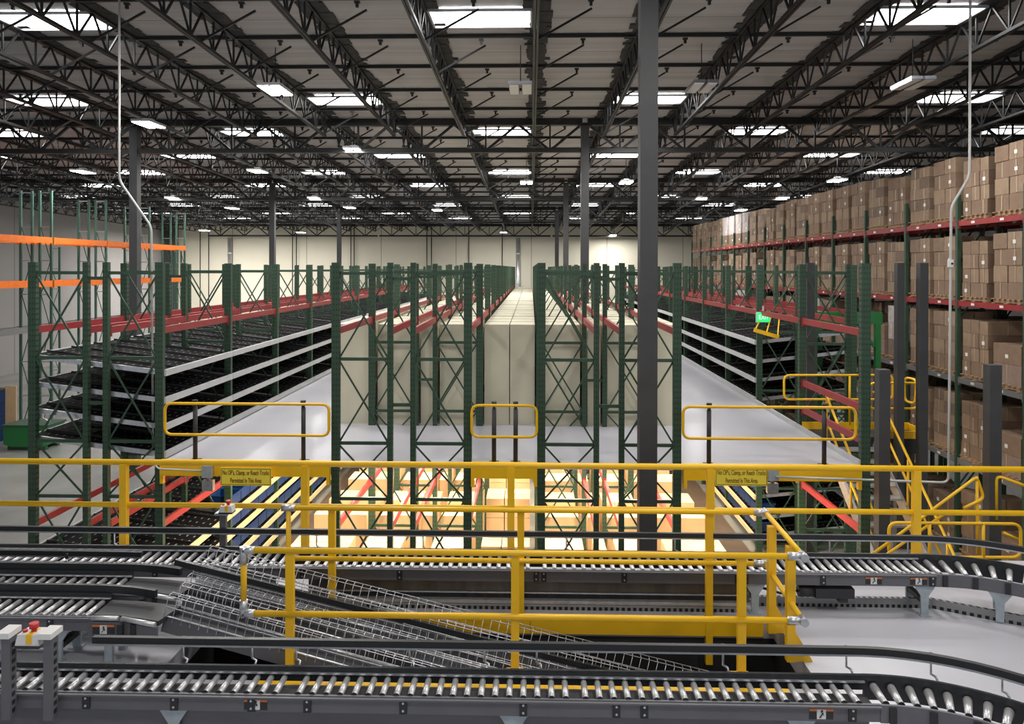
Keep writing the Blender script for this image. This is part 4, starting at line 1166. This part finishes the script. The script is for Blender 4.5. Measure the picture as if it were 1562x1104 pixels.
decline('wire-mesh decline chute closest to the front conveyor', (-3.33, 6.86, 0.40), (1.4, 6.66, -0.72), 0.16, 0.20)

# near line
yn, yf, zn = 5.46, 5.70, 0.50
NX = [-4.6, -1.75, 0.35, 2.5]
NN = ['front roller conveyor, section between the grey channel posts and the sticker', 'front roller conveyor, middle section over yellow floor marking', 'front roller conveyor, section leading into the front curve']
for i in range(3):
    x0, x1 = NX[i], NX[i+1]
    conveyor(NN[i], x0, x1, yn, yf, zn, PITCH_R, caps=True, fh=0.125, legs=((-2.62, ) if i == 0 else (-0.12,) if i == 1 else (1.95,)),
             splices={0: (-3.25, -2.60, -2.03), 1: (-1.62, -0.92, -0.05), 2: (0.62, 0.82, 2.3)}[i], stickers={0: (-2.03 + 0.13 - 0.1,), 1: (), 2: (2.08,)}[i])
curve_conveyor('front curved roller conveyor sweeping round towards the viewer', 2.5, 4.25, 1.21, 1.45, zn, 90, 5, 5.0, caps=True)
PN_ = [(-3.45, 5.86), (2.45, 5.86)] + [(x, y) for x, y in arc(2.5, 4.27, 1.59, 88, 10)]
guide('long black guide rail with silver underside along the front conveyor', PN_, 0.665, [(-2.75, 5.87), (-2.2, 5.87), (-1.85, 5.87), (-0.95, 5.87), (-0.36, 5.87), (0.05, 5.87), (1.5, 5.87), (2.45, 5.87), (3.05, 5.78), (3.45, 5.56)], zn - 0.02, 1)
t = thing('support_channel', 'grey box channel running below the front conveyor', 'channel', (0, 5.56, 0))
MB().span(-4.6, 2.45, -0.06, 0.06, 0.17, 0.335).build('channel', M['frame'], t)
for x in (-3.6, -1.0, 1.6): MB().span(x - 0.04, x + 0.04, -0.03, 0.03, 0, 0.17).build('leg', M['dark'], t)
t = thing('floor_marking', 'yellow painted stripe on the platform floor seen between the front rollers', 'floor marking', (0, 6.49, 0.0))
MB().span(-2.4, 2.2, -0.04, 0.04, 0, 0.003).build('stripe', M['yellow'], t)
# channel posts and emergency stop at the end of the front line
for px, nm in ((12, 'beside the photo edge'), (76, 'beside the emergency stop')):
    p = at(px, 1085, Y=5.36)
    t = thing('channel_post', 'grey channel post with white cap %s, on the front conveyor' % nm, 'post', (p.x, 5.36, 0.33))
    b = MB(); b.span(-0.035, 0.03, -0.02, -0.012, 0, 0.60); b.span(0.022, 0.03, -0.012, 0.05, 0, 0.60); b.span(-0.035, -0.027, -0.012, 0.05, 0, 0.60); b.build('channel', M['frame'], t)
    b = MB()
    for i in range(9): b.span(0.030, 0.033, 0.0, 0.03, 0.04 + i * 0.06, 0.07 + i * 0.06)
    b.build('slot', M['black'], t)
    MB().span(-0.055, 0.04, -0.05, 0.09, 0.60, 0.64).build('cap', M['paper'], t)
def estop(p, lab, k=1.0):
    t = thing('emergency_stop', lab, 'emergency stop', p)
    MB().prism([(-0.09*k, 0.02*k), (0.09*k, 0.02*k), (0.075*k, 0.10*k), (-0.07*k, 0.10*k)], 'y', -0.05*k, 0.07*k).build('box', M['paper'], t)
    MB().span(-0.09*k, 0.09*k, -0.055*k, 0.075*k, 0, 0.02*k).build('base', M['black'], t)
    MB().span(-0.005*k, 0.035*k, -0.056*k, 0.05*k, 0.035*k, 0.105*k).build('yellow_collar', M['yellow'], t)
    b = MB(); b.tube([(0.02*k, 0, 0.10*k), (0.02*k, 0, 0.13*k)], 0.018*k, 10); b.tube([(0.02*k, 0, 0.13*k), (0.02*k, 0, 0.165*k)], 0.032*k, 12); b.build('button', M['btn_red'], t)
    MB().tube([(-0.045*k, 0, 0.10*k), (-0.045*k, 0, 0.115*k)], 0.017*k, 10).build('reset_button', M['btn_red'], t)
    if k == 1.0:
        b = MB(); b.span(-0.16, 0.13, -0.03, 0.05, -0.012, -0.001); b.build('mounting_bracket', M['zinc'], t)
p = at(48, 984, Y=5.40)
estop(p, 'white emergency-stop box with red button on the front conveyor posts')
p2 = at(346, 782, Y=8.32)
estop(p2, 'small emergency-stop box with red button behind the far conveyor', 0.85)
t = thing('channel_post', 'short grey channel post carrying the far emergency stop', 'post', (p2.x - 0.08, 8.42, 0.0))
MB().span(-0.035, 0.035, -0.025, 0.025, 0, p2.z + 0.02).build('channel', M['frame'], t); MB().span(-0.05, 0.1, -0.12, 0.03, p2.z - 0.025, p2.z - 0.002).build('bracket', M['zinc'], t)

# ------------------------------------------------------------------ light
for p in LP:
    L = bpy.data.lights.new('high_bay_and_fill_glow', 'AREA'); L.shape = 'RECTANGLE'; L.size = 0.6; L.size_y = 1.1
    L.energy = (1900 if p.x < -25 else 380) if p.y > 60 else 230; L.color = (1.0, 0.97, 0.92)
    o = bpy.data.objects.new('high_bay_and_fill_glow', L); COL.objects.link(o); o.location = (p.x, p.y, p.z - 0.03)
for X, Y in ((0, 1), (9, 2), (-7, 10), (2.5, 8.5), (10, 9), (-6, 16), (3, 16.5), (8.5, 19), (-18, 16), (-27, 30), (4, 26), (-4, 34), (6, 44), (-8, 52), (14, 30), (14, 44)):  # extra area lights without fixtures, added to illuminate the hall
    L = bpy.data.lights.new('high_bay_and_fill_glow', 'AREA'); L.shape = 'RECTANGLE'; L.size = 1.2; L.size_y = 1.2
    L.energy = 200 if X > -15 else 80; L.color = (1.0, 0.97, 0.93)
    o = bpy.data.objects.new('high_bay_and_fill_glow', L); COL.objects.link(o); o.location = (X, Y, roof(Y) - 1.1)
W = bpy.data.worlds.new('world'); S.world = W; W.use_nodes = True
bg = W.node_tree.nodes['Background']; bg.inputs[0].default_value = (0.9, 0.95, 1.0, 1); bg.inputs[1].default_value = 0.34

S.view_settings.view_transform = 'Standard'; S.view_settings.look = 'None'
S.view_settings.exposure = 0.35; S.view_settings.gamma = 1.0; S.view_settings.use_curve_mapping = False
S.cycles.use_denoising = True
S.cycles.max_bounces = 6; S.cycles.diffuse_bounces = 4; S.cycles.glossy_bounces = 3
S.cycles.sample_clamp_indirect = 6.0
